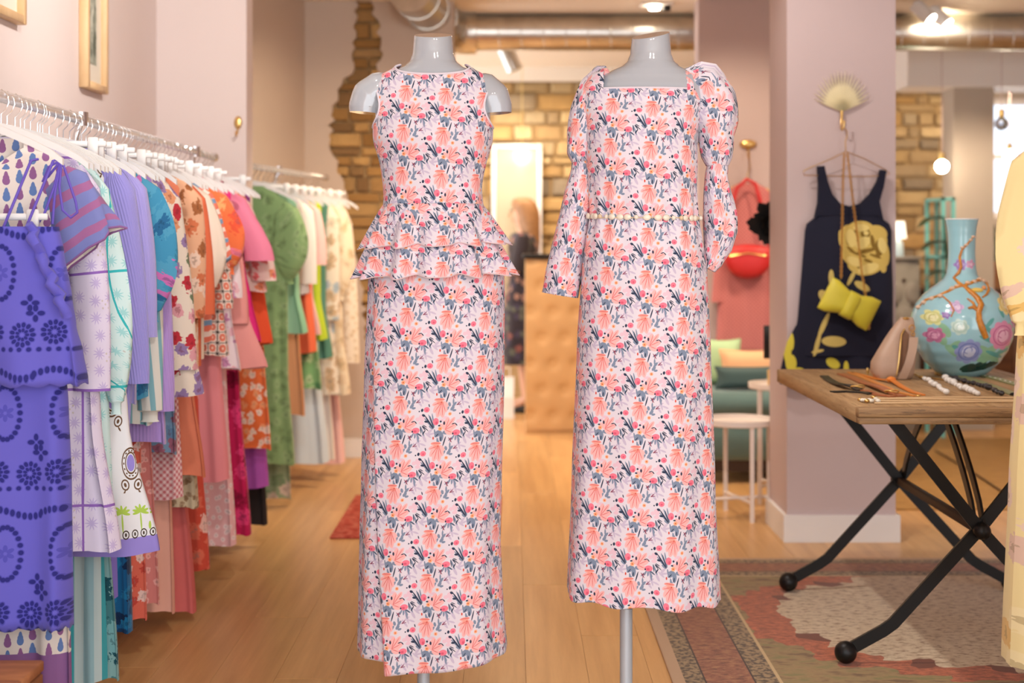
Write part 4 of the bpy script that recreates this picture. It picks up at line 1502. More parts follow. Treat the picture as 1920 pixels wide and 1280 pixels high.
def bracelet(name, lab, path, beads, mat, sizes, chain_to=None, seed=0):
    rnd = random.Random(seed)
    t = thing(name, on_table(*path[0]), lab, 'bracelet')
    tot = beads
    for q in range(tot):
        f = q / (tot - 1) * (len(path) - 1)
        i = min(int(f), len(path) - 2)
        a_, b_ = path[i], path[i + 1]
        x, y = lerp(a_[0], b_[0], f - i), lerp(a_[1], b_[1], f - i)
        r = rnd.uniform(*sizes)
        MB().ball(on_table(x + rnd.uniform(-2, 2), y + rnd.uniform(-0.8, 0.8), r * 0.9), r, 9, 7, (1.1, 1, 0.9)).build('bead', mat, t)
    if chain_to:
        p0, p1 = on_table(*path[0], 0.003), on_table(*chain_to, 0.003)
        MB().tube([p0, p0.lerp(p1, 0.5) + Vector((0.004, 0, 0)), p1], 0.0026, 6).build('gold_chain', M['brass'], t)
        MB().ball(p1, 0.007, 8, 6, (1.2, 1, 0.7)).build('clasp', M['brass'], t)
    return t


bracelet('pearl_bracelet', 'pearl bead bracelet with gold chain next to the orange belts', [(1732, 713), (1748, 722), (1762, 732), (1774, 740)], 13, M['pearl'], (0.007, 0.011), (1704, 698), 1)
bracelet('pearl_bracelet', 'longer pearl bead bracelet beside the black bead bracelet', [(1771, 714), (1786, 722), (1804, 732), (1832, 742)], 16, M['pearl'], (0.008, 0.012), (1728, 709), 2)
bracelet('black_bead_bracelet', 'black bead bracelet with gold chain in front of the vase', [(1786, 712), (1808, 719), (1840, 726), (1856, 732), (1876, 742)], 17, M['jet'], (0.007, 0.011), (1756, 702), 3)
t = thing('cord_necklace', on_table(1750, 754), 'bundle of cream cords with shell ends along the front table edge', 'necklace')
for q in range(4):
    y = 748.5 + q * 2.6
    MB().tube([on_table(x, y + 1.4 * math.sin(x * 0.013 + q * 1.7), 0.003) for x in range(1640, 1931, 18)], 0.0028, 6).build('cord', plain('cream_cord', (226, 192, 148), 0.7) if q == 0 else bpy.data.materials['cream_cord'], t)
rnd = random.Random(5)
for q in range(9):
    MB().ball(on_table(1613 + q * 4.2, 752 + rnd.uniform(-3.5, 4), 0.006), 0.007, 8, 6, (1.2, 1, 0.8)).build('shell_end', M['shell'] if q % 3 else M['brass'], t)

# ================================================================== pillar display: gold palm hook, navy dress, yellow clutch
YH = YP - 0.012
ph = thing('palm_leaf_hook', pt(1578, 210, YH), 'gold palm leaf wall hook on the mauve pillar', 'hook')
base = pt(1578, 210, YH)
sh = F / YH
nlf = 21
for q in range(nlf):
    a = lerp(R(160), R(20), q / (nlf - 1))
    ln = (1 + 0.05 * (q % 2)) / sh
    d = Vector((math.cos(a) * 57, 0, math.sin(a) * 76))
    d *= 1.0
    p = Vector((-d.z, 0, d.x)).normalized()
    w = 2.5 / sh
    c0 = base
    b1 = base + d * ln * 0.56
    tip = base + d * ln
    m_ = MB()
    f = Vector((0, -0.008, 0))
    m_.add([c0, b1 + p * w, tip, b1 - p * w, b1 + f, c0 + f, c0 + Vector((0, 0.004, 0)), tip + Vector((0, 0.003, 0))],
           [(0, 1, 4, 5), (1, 2, 4), (2, 3, 4), (3, 0, 5, 4), (6, 7, 1, 0), (1, 7, 2), (2, 7, 3), (6, 0, 3, 7)])
    m_.build('leaflet', M['gold'], ph, smooth=False)
MB().tube([base + Vector((0, -0.004, 0.005)), pt(1578, 228, YH - 0.006), pt(1577, 240, YH - 0.02), pt(1579, 244, YH - 0.034), pt(1582, 238, YH - 0.04), pt(1583, 226, YH - 0.036)], [.007, .005, .004, .004, .004, .0045], 8).build('hook', M['brass'], ph)
YG = YP - 0.045
gh = thing('wire_hanger', pt(1586, 285, YG), 'thin gold wire hanger holding the navy dress', 'hanger')
hk = [(1578, 243), (1583, 240), (1588, 246), (1588, 256), (1585, 266), (1586, 285)]
MB().tube([pt(x, y, YG) for x, y in hk], 0.0022, 6).build('hook', M['brass'], gh)
MB().tube([pt(x, y, YG) for x, y in [(1586, 284), (1560, 297), (1520, 314), (1506, 321), (1508, 328), (1560, 330), (1620, 331), (1660, 329), (1668, 325), (1660, 318), (1620, 297), (1586, 284)]], 0.002, 6).build('wire_frame', M['brass'], gh)

# navy shift dress
sd = F / YG


def nuv(p):
    return ((p.x - PX(1590, YG)) * sd, (PZ(600, YG) - p.z) * -sd)


def q2(x, y):
    return (x - 1590, -(600 - y) * -1 * 1.0)


def rl(x0, y0, x1, y1, w):
    return ((x0 + x1) / 2 - 1590, -((y0 + y1) / 2 - 600), math.hypot(x1 - x0, y1 - y0) / 2, w, math.atan2(-(y1 - y0), x1 - x0))


def rd(x, y, rx, ry, rot=0.0):
    return (x - 1590, -(y - 600), rx, ry, rot)


rose_o = [rd(1580, 452, 8, 22, 0.3), rd(1652, 452, 10, 14), rd(1606, 500, 20, 12, -0.3), rd(1650, 488, 12, 16), rd(1618, 458, 42, 36), rd(1590, 447, 20, 26), rd(1645, 470, 20, 34, 0.3), rd(1626, 495, 32, 20, 0.3), rd(1600, 484, 26, 16, -0.5), rd(1640, 440, 22, 18), rd(1612, 428, 24, 14), rd(1654, 503, 6, 8)]
rose_d = [rl(1608, 448, 1630, 452, 2), rl(1612, 460, 1628, 458, 2.2), rl(1590, 470, 1622, 482, 2.5), rl(1628, 476, 1650, 484, 2.5), rl(1648, 446, 1656, 462, 2.2), rl(1584, 440, 1588, 460, 2), rl(1612, 434, 1628, 430, 2), rl(1600, 492, 1612, 506, 2), rl(1602, 440, 1612, 470, 3), rl(1606, 474, 1640, 466, 4), rl(1632, 440, 1636, 466, 4), rd(1621, 438, 9, 8, 0), rl(1586, 462, 1602, 476, 3), rl(1640, 480, 1652, 470, 5), rl(1618, 486, 1634, 492, 3), rl(1644, 450, 1642, 474, 5), rl(1600, 430, 1606, 444, 2.5)]
rose_l = [rd(1594, 446, 10, 17, 0.2), rd(1616, 455, 15, 10, 0.6), rd(1652, 460, 8, 15, 0.2), rd(1626, 503, 20, 9, 0.3), rd(1600, 490, 16, 8, -0.4), rd(1613, 427, 15, 7), rd(1622, 437, 5, 4)]
stem = [rl(1602, 505, 1586, 535, 4), rl(1600, 528, 1628, 544, 7), rl(1552, 585, 1532, 632, 4.5), rl(1536, 622, 1524, 668, 4), rd(1556, 520, 5, 15), rd(1542, 555, 8, 13, 0.5), rl(1538, 638, 1584, 640, 10), rl(1520, 660, 1542, 655, 3)]
low = [rd(1476, 655, 7, 28), rd(1482, 680, 10, 16), rd(1560, 680, 14, 9, -0.5), rd(1585, 690, 5, 14), rd(1495, 694, 12, 6), rd(1484, 640, 4, 16)]
NAVY = printed('navy_rose_cloth', (18, 19, 40), [((206, 176, 92), rose_o), ((128, 98, 34), rose_d), ((224, 200, 122), rose_l), ((200, 176, 100), stem), ((206, 190, 64), low)], rough=0.8)
nd = thing('navy_shift_dress', pt(1590, 665, YG), 'sleeveless navy shift dress with a yellow rose print on the pillar', 'dress')


def flat_tube(rows, name, mat, parent, dep=0.022, wave=0.0, nw=6, n=40, Yc=YG, uvf=nuv, base_d=0.6):
    m = MB()
    rings, uvs = [], []
    for i, (y, xl, xr) in enumerate(rows):
        c, hw = PX((xl + xr) / 2, Yc), (xr - xl) / 2 * Yc / F
        f = i / (len(rows) - 1)
        ring = []
        for q in range(n + 1):
            th = PI / 2 + 2 * PI * q / n
            a_, b_ = sellipse(th, hw, dep * (base_d + (1 - base_d) * min(1, f * 1.6)), 2.4)
            b_ += wave * f * math.sin(nw * (a_ / hw) * 2) if math.sin(th) < 0 else 0
            p = Vector((c + a_, Yc + b_, PZ(y, Yc)))
            ring.append(p)
            uvs.append(uvf(p))
        rings.append(ring)
    m.loft(rings, closed=False, uvs=uvs)
    return m.build(name, mat, parent, smooth=70)


flat_tube([(402, 1533, 1646), (410, 1524, 1655), (420, 1512, 1668), (432, 1509, 1672), (480, 1505, 1672), (540, 1500, 1674), (600, 1495, 1674), (640, 1488, 1675), (666, 1482, 1675)], 'dress_body', NAVY, nd, 0.026, 0.006, 3, base_d=0.42)
# upper front with U neckline and shoulder straps
up = [(1533, 404), (1526, 412), (1533, 380), (1534, 345), (1532, 312), (1545, 311), (1551, 340), (1560, 365), (1575, 382), (1592, 387), (1612, 382), (1630, 364), (1644, 340), (1650, 318), (1661, 320), (1656, 350), (1648, 378), (1655, 412), (1646, 404)]
for dy, nm in ((-0.0135, 'front_yoke'), (0.0075, 'back_yoke')):
    mm = MB()
    pts = [pt(x, y, YG) + Vector((0, dy, 0)) for x, y in up]
    mm.prism(pts, (0, 0.006, 0))
    for i, v in enumerate(mm.v):
        mm.uv[i] = nuv(Vector(v))
    mm.build(nm, NAVY, nd, smooth=False)
# lower tier peeping out below
flat_tube([(610, 1492, 1660), (640, 1476, 1664), (662, 1470, 1668), (690, 1464, 1670), (720, 1462, 1670)], 'under_skirt', NAVY, nd, 0.018, 0.006, 5)

# clutch
YK = YG - 0.075
M['yellow'] = plain('lemon_satin', (206, 190, 48), 0.5, sheen=0.2)
kc = pt(1592, 571, YK)
kl = thing('yellow_clutch', kc, 'lemon yellow bow clutch hanging on a gold chain over the navy dress', 'handbag')
ang = R(-27)
ca, sa = math.cos(ang), math.sin(ang)


def kpt(u, v, d):
    return Vector((kc.x + (u * ca - v * sa), kc.y + d, kc.z + (u * sa + v * ca)))


W2, H2 = 50 / sd, 32 / sd
for sg in (-1, 1):
    rings = []
    for i in range(15):
        f = i / 14
        u = sg * lerp(0.004, W2, f)
        hh = H2 * (0.62 + 0.38 * min(1, f * 1.4)) if sg < 0 else H2 * (0.62 + 0.34 * min(1, f * 1.6))
        dp = 0.026 * math.sqrt(max(0.04, 1 - (f ** 3)))
        ring = []
        for q in range(24):
            th = 2 * PI * q / 24
            a_, b_ = sellipse(th, dp, hh, 3.0)
            pl = 0.004 * math.sin(b_ / H2 * 6 + f) * (1 - f)
            ring.append(kpt(u, b_ + (0.004 if sg > 0 else 0), a_ + pl))
        rings.append(ring)
    MB().loft(rings, caps=True).build('bow_half', M['yellow'], kl)
rings = []
for u in (-0.024, -0.020, 0.0, 0.020, 0.024):
    ring = []
    for q in range(24):
        th = 2 * PI * q / 24
        a_, b_ = sellipse(th, 0.031 if abs(u) < 0.022 else 0.027, H2 * 0.80, 3.5)
        ring.append(kpt(u + 0.004, b_, a_))
    rings.append(ring)
MB().loft(rings, caps=True).build('bow_band', M['yellow'], kl)
for nm, path in (('chain_strap', [(1583, 288), (1581, 330), (1580, 380), (1579, 430), (1578, 480), (1577, 528)]), ('chain_strap', [(1589, 288), (1594, 330), (1601, 390), (1609, 450), (1616, 510), (1624, 560), (1631, 590), (1628, 622)])):
    mm = MB()
    P_ = [pt(x, y, YG - 0.035 - 0.04 * (y - 288) / 300) for x, y in path]
    seg = []
    for i in range(len(P_) - 1):
        nn = max(2, int((P_[i + 1] - P_[i]).length / 0.0085))
        seg += [P_[i].lerp(P_[i + 1], q / nn) for q in range(nn)]
    for i, p in enumerate(seg[:-1]):
        d = (seg[i + 1] - p).normalized()
        sd_ = d.cross(Vector((0, 1, 0))).normalized() if i % 2 else Vector((0, 1, 0))
        mm.tube([p + d * (0.0072 * math.sin(a)) + sd_ * (0.0048 * math.cos(a)) for a in [2 * PI * q / 8 for q in range(9)]], 0.0017, 4, caps=False)
    mm.build(nm, M['brass'], kl, kind='stuff')

# black flower pinned behind the pillar edge
fc = Vector((PX(1447, 6.42), 6.42, PZ(420, 6.42)))
bf = thing('black_fabric_flower', fc, 'large black fabric flower sticking out behind the left edge of the pillar', 'flower')
rnd = random.Random(11)
for q in range(34):
    tier = q // 17
    a = 2 * PI * (q % 17) / 17 + rnd.uniform(-.12, .12)
    ln = (0.118 if tier == 0 else 0.075) * rnd.uniform(0.85, 1.08)
    d = Vector((math.cos(a), -0.25 - 0.5 * tier, math.sin(a) * 0.9)).normalized()
    s_ = d.cross(Vector((0, 1, 0))).normalized()
    u = d.cross(s_)
    w = ln * 0.20
    p0 = fc
    pts = [p0, p0 + d * ln * 0.45 + s_ * w * 0.8, p0 + d * ln * 0.8 + s_ * w, p0 + d * ln, p0 + d * ln * 0.8 - s_ * w, p0 + d * ln * 0.45 - s_ * w * 0.8]
    MB().prism(pts, u * 0.003).build('petal', M['black'], bf, smooth=False)
MB().ball(fc + Vector((0, -0.02, 0)), 0.022, 10, 8).build('flower_centre', M['black'], bf)
MB().tube([fc, (PXL + 0.06, 6.365, fc.z), (PXL + 0.06, 6.351, fc.z)], 0.004, 6).build('pin', M['black'], bf)

# ================================================================== sofa corner behind the pillar
M['teal'] = plain('teal_velvet', (92, 122, 122), 0.85, sheen=0.4, var=0.05)
sf = thing('teal_sofa', (1.6, 7.7, 0), 'teal velvet sofa against the mauve partition', 'sofa')
MB().cbox((0.95, 7.36, 0.12), (1.9, 8.12, 0.34), 0.03).build('seat_base', M['teal'], sf)
MB().cbox((0.97, 7.34, 0.34), (1.88, 8.0, 0.47), 0.04).build('seat_cushion', M['teal'], sf)
MB().cbox((0.95, 7.92, 0.34), (1.9, 8.15, 0.60), 0.04).build('backrest', M['teal'], sf)
for x in (1.0, 1.84):
    for y in (7.42, 8.05):
        MB().lathe([(0.016, 0.0), (0.028, 0.12)], (x, y, 0.0), 12).build('leg', M['dark'], sf)
MB().box((0.99, 7.40, 0.06), (1.86, 7.43, 0.125)).build('plinth', M['dark'], sf, smooth=False)


def cushion(name, lab, px0, px1, py0, py1, Y, rgb, lean=0.18):
    t = thing(name, pt((px0 + px1) / 2, py1, Y), lab, 'cushion')
    a_, b_ = pt(px0, py1, Y), pt(px1, py0, Y)
    w, h = (b_.x - a_.x), (b_.z - a_.z)
    m = MB()
    n = 16
    vs, fs = [], []
    for side in (-1, 1):
        for j in range(n + 1):
            for i in range(n + 1):
                u, v = i / n * 2 - 1, j / n * 2 - 1
                pin = 1 - 0.10 * (1 - u * u) * (v * v) - 0.0
                pin2 = 1 - 0.10 * (1 - v * v) * (u * u)
                th = 0.055 * (max(0, (1 - u ** 4) * (1 - v ** 4))) ** 0.6
                vs.append((a_.x + w * (0.5 + 0.5 * u * pin2), Y + side * th + lean * (0.5 + 0.5 * v) * h, a_.z + h * (0.5 + 0.5 * v * pin)))
    for s_ in (0, 1):
        b0 = s_ * (n + 1) ** 2
        for j in range(n):
            for i in range(n):
                f = (b0 + j * (n + 1) + i, b0 + j * (n + 1) + i + 1, b0 + (j + 1) * (n + 1) + i + 1, b0 + (j + 1) * (n + 1) + i)
                fs.append(f if s_ else f[::-1])
    m.add(vs, fs)
    m.build('pad', plain(name + '_cloth', rgb, 0.9, sheen=0.2, var=0.04), t)
    mm = MB()
    c = [vs[0], vs[n], vs[(n + 1) ** 2 - 1], vs[n * (n + 1)], vs[0]]
    loop = []
    for p, q in zip(c, c[1:]):
        pass
    idx = [i for i in range(n + 1)] + [j * (n + 1) + n for j in range(1, n + 1)] + [n * (n + 1) + i for i in range(n - 1, -1, -1)] + [j * (n + 1) for j in range(n - 1, -1, -1)]
    mm.tube([vs[i] for i in idx], 0.004, 6, caps=False)
    mm.build('piping', bpy.data.materials[name + '_cloth'], t)


cushion('mint_cushion', 'mint green cushion at the left end of the sofa', 1318, 1391, 636, 722, 7.80, (184, 216, 170))
cushion('peach_cushion', 'peach cushion behind the teal cushion on the sofa', 1350, 1470, 656, 725, 7.70, (250, 196, 150))
cushion('teal_cushion', 'dark teal cushion in front of the peach cushion', 1341, 1462, 688, 728, 7.55, (70, 94, 96))


def tray_table(name, lab, x, y, r, h, rot=0.4):
    t = thing(name, (x, y, 0), lab, 'side table', 'white metal tray tables by the sofa')
    MB().lathe([(r * 0.96, h - 0.028), (r, h - 0.024), (r, h), (r - 0.004, h), (r - 0.005, h - 0.018), (0.002, h - 0.018)], (x, y, 0), 40).build('tray', M['whitemetal'], t)
    for q in range(4):
        a = rot + q * PI / 2
        lx, ly = x + (r - 0.014) * math.cos(a), y + (r - 0.014) * math.sin(a)
        MB().box((lx - 0.009, ly - 0.009, 0), (lx + 0.009, ly + 0.009, h - 0.02)).build('leg', M['whitemetal'], t, smooth=False)
    for q in range(2):
        a = rot + q * PI / 2
        p = Vector(((r - 0.014) * math.cos(a), (r - 0.014) * math.sin(a), 0))
        MB().tube([Vector((x, y, 0.085)) - p, Vector((x, y, 0.085)) + p], 0.008, 6).build('cross_bar', M['whitemetal'], t)


tray_table('tray_table', 'low round white metal tray table in front of the teal sofa', 1.035, 6.50, 0.165, 0.45, 0.25)
tray_table('tray_table', 'taller round white metal tray table half hidden by the pillar', 1.30, 6.88, 0.155, 0.575, 0.6)
sg = thing('table_sign', pt(1444, 725, 6.85), 'black card on a ribbed gold stand on the taller tray table', 'sign')
sx = PX(1449, 6.85)
for q in range(5):
    MB().lathe([(0.022, 0), (0.028, 0.008), (0.022, 0.016)], (sx, 6.85, 0.5575 + q * 0.0165), 18).build('stand_ring', M['brass'], sg)
MB().tube([(sx, 6.85, 0.63), (sx, 6.85, 0.72)], 0.003, 6).build('stem', M['brass'], sg)
MB().cbox((sx - 0.044, 6.845, PZ(672, 6.85)), (sx + 0.06, 6.855, PZ(610, 6.85)), 0.002).build('card', M['black'], sg)

# pink dress and red bag on the partition
YQ = 8.14
M['pinkgauze'] = gingham('pink_gauze', (214, 136, 132), (190, 106, 108), 0.022)
quv = lambda p: (p.x, p.z)
wk = thing('brass_wall_hook', pt(1403, 272, 8.19), 'brass wall hook above the pink gauze dress', 'hook')
MB().ball(pt(1403, 270, 8.185), 0.045, 14, 8, (1.1, 0.3, 0.55)).build('backplate', M['brass'], wk)
MB().tube([pt(1403, 276, 8.18), pt(1403, 292, 8.15), pt(1404, 296, 8.12), pt(1404, 286, 8.11)], 0.006, 8).build('hook', M['brass'], wk)
hg = thing('dress_hanger', pt(1403, 330, YQ), 'slim gold hanger carrying the pink gauze dress', 'hanger')
MB().tube([pt(1404, 293, 8.12), pt(1406, 310, YQ), pt(1402, 328, YQ), pt(1402, 338, YQ)], 0.004, 6).build('hook', M['brass'], hg)
MB().tube([pt(1352, 362, YQ), pt(1402, 338, YQ), pt(1452, 362, YQ)], 0.007, 8).build('arms', M['brass'], hg)
pdn = thing('pink_gauze_dress', pt(1400, 640, YQ), 'dusty pink gauze dress hanging on the partition wall', 'dress')
flat_tube([(344, 1385, 1420), (352, 1370, 1435), (366, 1352, 1450), (400, 1350, 1452), (470, 1352, 1452), (500, 1354, 1452), (520, 1350, 1455), (570, 1346, 1458), (620, 1344, 1462), (655, 1342, 1464)], 'dress_body', M['pinkgauze'], pdn, 0.035, 0.012, 5, Yc=YQ, uvf=quv)
for sg_ in (-1, 1):
    mx = lambda x: 1402 + sg_ * (x - 1402)
    flat_tube([(y, min(mx(a), mx(b)), max(mx(a), mx(b))) for y, a, b in ((362, 1425, 1455), (400, 1432, 1462), (470, 1436, 1464), (540, 1434, 1468), (566, 1432, 1470))], 'sleeve', M['pinkgauze'], pdn, 0.03, 0.004, 3, 24, Yc=YQ, uvf=quv)
M['red'] = plain('red_leather', (206, 42, 44), 0.4)
rb = thing('red_crescent_bag', pt(1402, 520, 8.06), 'red leather crescent bag hung in front of the pink gauze dress', 'handbag')
YR = 8.055
rings = []
for f in [i / 18 for i in range(19)]:
    x = lerp(1356, 1450, f)
    u = f * 2 - 1
    top = 468 - 10 * (1 - u * u)
    bot = 470 + 52 * math.sqrt(max(0.0, 1 - abs(u) ** 2.4))
    c, hz = (top + bot) / 2, max(1.5, (bot - top) / 2)
    ring = []
    for q in range(16):
        th = 2 * PI * q / 16
        a_, b_ = sellipse(th, 0.035 * math.sqrt(max(0.06, 1 - abs(u) ** 2.5)), hz, 2.4)
        p = pt(x, c - b_, YR)
        p.y += a_
        ring.append(p)
    rings.append(ring)
MB().loft(rings, caps=True).build('bag_body', M['red'], rb)
MB().tube([pt(x, y, YR) for x, y in ((1362, 462), (1364, 430), (1372, 385), (1382, 352), (1400, 336), (1416, 344), (1424, 372), (1432, 420), (1444, 462))], 0.011, 8, flat=0.35).build('strap', M['red'], rb)
MB().tube([pt(1368, 480, YR - 0.03), pt(1402, 474, YR - 0.038), pt(1438, 480, YR - 0.03)], 0.003, 6).build('zip', M['brass'], rb)
for x, y in ((1371, 392), (1427, 392)):
    c = pt(x, y, YR - 0.008)
    MB().tube([c + Vector((0.014 * math.cos(a), 0, 0.014 * math.sin(a))) for a in [2 * PI * q / 14 for q in range(15)]], 0.003, 6, caps=False).build('ring', M['brass'], rb)

# ================================================================== clothes rails on the left
RX, RZ = -1.25, 1.608


def rack(name, lab, p0, p1, posts):
    t = thing(name, (p0[0], p0[1], p0[2]), lab, 'clothes rail')
    MB().tube([p0, p1], 0.0155, 16).build('rail', M['rail'], t)
    for p in (p0, p1):
        MB().ball(p, 0.019, 12, 8).build('end_cap', M['chrome'], t)
    for x, y, wx in posts:
        MB().tube([(x, y, RZ - 0.004), (x - 0.012, y, RZ - 0.05), (x - 0.03, y, RZ - 0.12), (wx + 0.05, y, RZ - 0.16), (wx, y, RZ - 0.16)], 0.010, 10).build('wall_bracket', M['chrome'], t)
        MB().lathe([(0.022, 0), (0.022, 0.04)], (x, y, RZ - 0.02), 14).build('collar', M['chrome'], t)
    return t


rack('clothes_rail', 'long chrome clothes rail on the blush wall', (RX, 2.6, RZ), (RX, 5.97, RZ), ((RX, 4.12, LW), (RX, 5.6, LW)))
rack('clothes_rail', 'short chrome clothes rail in the alcove', (-1.225, 6.58, RZ), (-1.03, 7.86, RZ), ((-1.16, 7.05, -1.44),))

# hangers ---------------------------------------------------------
_hb = MB()
prof_ = [(0.0, 0.0), (0.03, -0.006), (0.08, -0.026), (0.14, -0.052), (0.19, -0.078), (0.215, -0.098)]
for sg in (-1, 1):
    rings = []
    for i, (x, z) in enumerate(prof_):
        hgt = lerp(0.020, 0.015, i / 5)
        rings.append([(sg * x, -0.006, z - hgt), (sg * x, 0.006, z - hgt), (sg * x, 0.006, z), (sg * x, -0.006, z)])
    _hb.loft(rings, caps=True)
H_BODY = _hb
_hk = MB().tube([(0, 0, -0.008), (0, 0, 0.022), (0.012, 0, 0.034), (0.019, 0, 0.050), (0.016, 0, 0.068), (0.002, 0, 0.081), (-0.013, 0, 0.075), (-0.019, 0, 0.060)], 0.0021, 6)
_cb = MB().box((-0.17, -0.004, -0.030), (0.17, 0.004, -0.018))
_pr = None


def hanger(x, y, label, clip=False, group='white hangers on the rails', z=None, rz=0.0):
    """white plastic hanger with a wire hook over the rail"""
    key = 'clip' if clip else 'arm'
    if key not in HP:
        if clip:
            o = MB().cbox((-0.17, -0.005, -0.036), (0.17, 0.005, -0.020), 0.002).build('clip_hanger', M['white'])
            h = MB().tube([(0, 0, -0.022), (0, 0, 0.022), (0.012, 0, 0.034), (0.019, 0, 0.050), (0.016, 0, 0.068), (0.002, 0, 0.081), (-0.013, 0, 0.075), (-0.019, 0, 0.060)], 0.0021, 6).build('hook', M['chrome'], o)
            for cx_ in (-0.135, 0.135):
                MB().cbox((cx_ - 0.014, -0.008, -0.068), (cx_ + 0.014, 0.008, -0.010), 0.003).build('clip', M['white'], o)
        else:
            o = H_BODY.build('clothes_hanger', M['white'])
            h = _hk.build('hook', M['chrome'], o)
        HP[key] = o
        new = o
    else:
        src = HP[key]
        new = src.copy()
        COL.objects.link(new)
        for ch in src.children:
            c = ch.copy()
            COL.objects.link(c)
            c.parent = new
    new.location = (x, y, (RZ - 0.066) if z is None else z)
    new.rotation_euler = (0, 0, rz)
    tag(new, label, 'hanger', group)
    return new


HP = {}


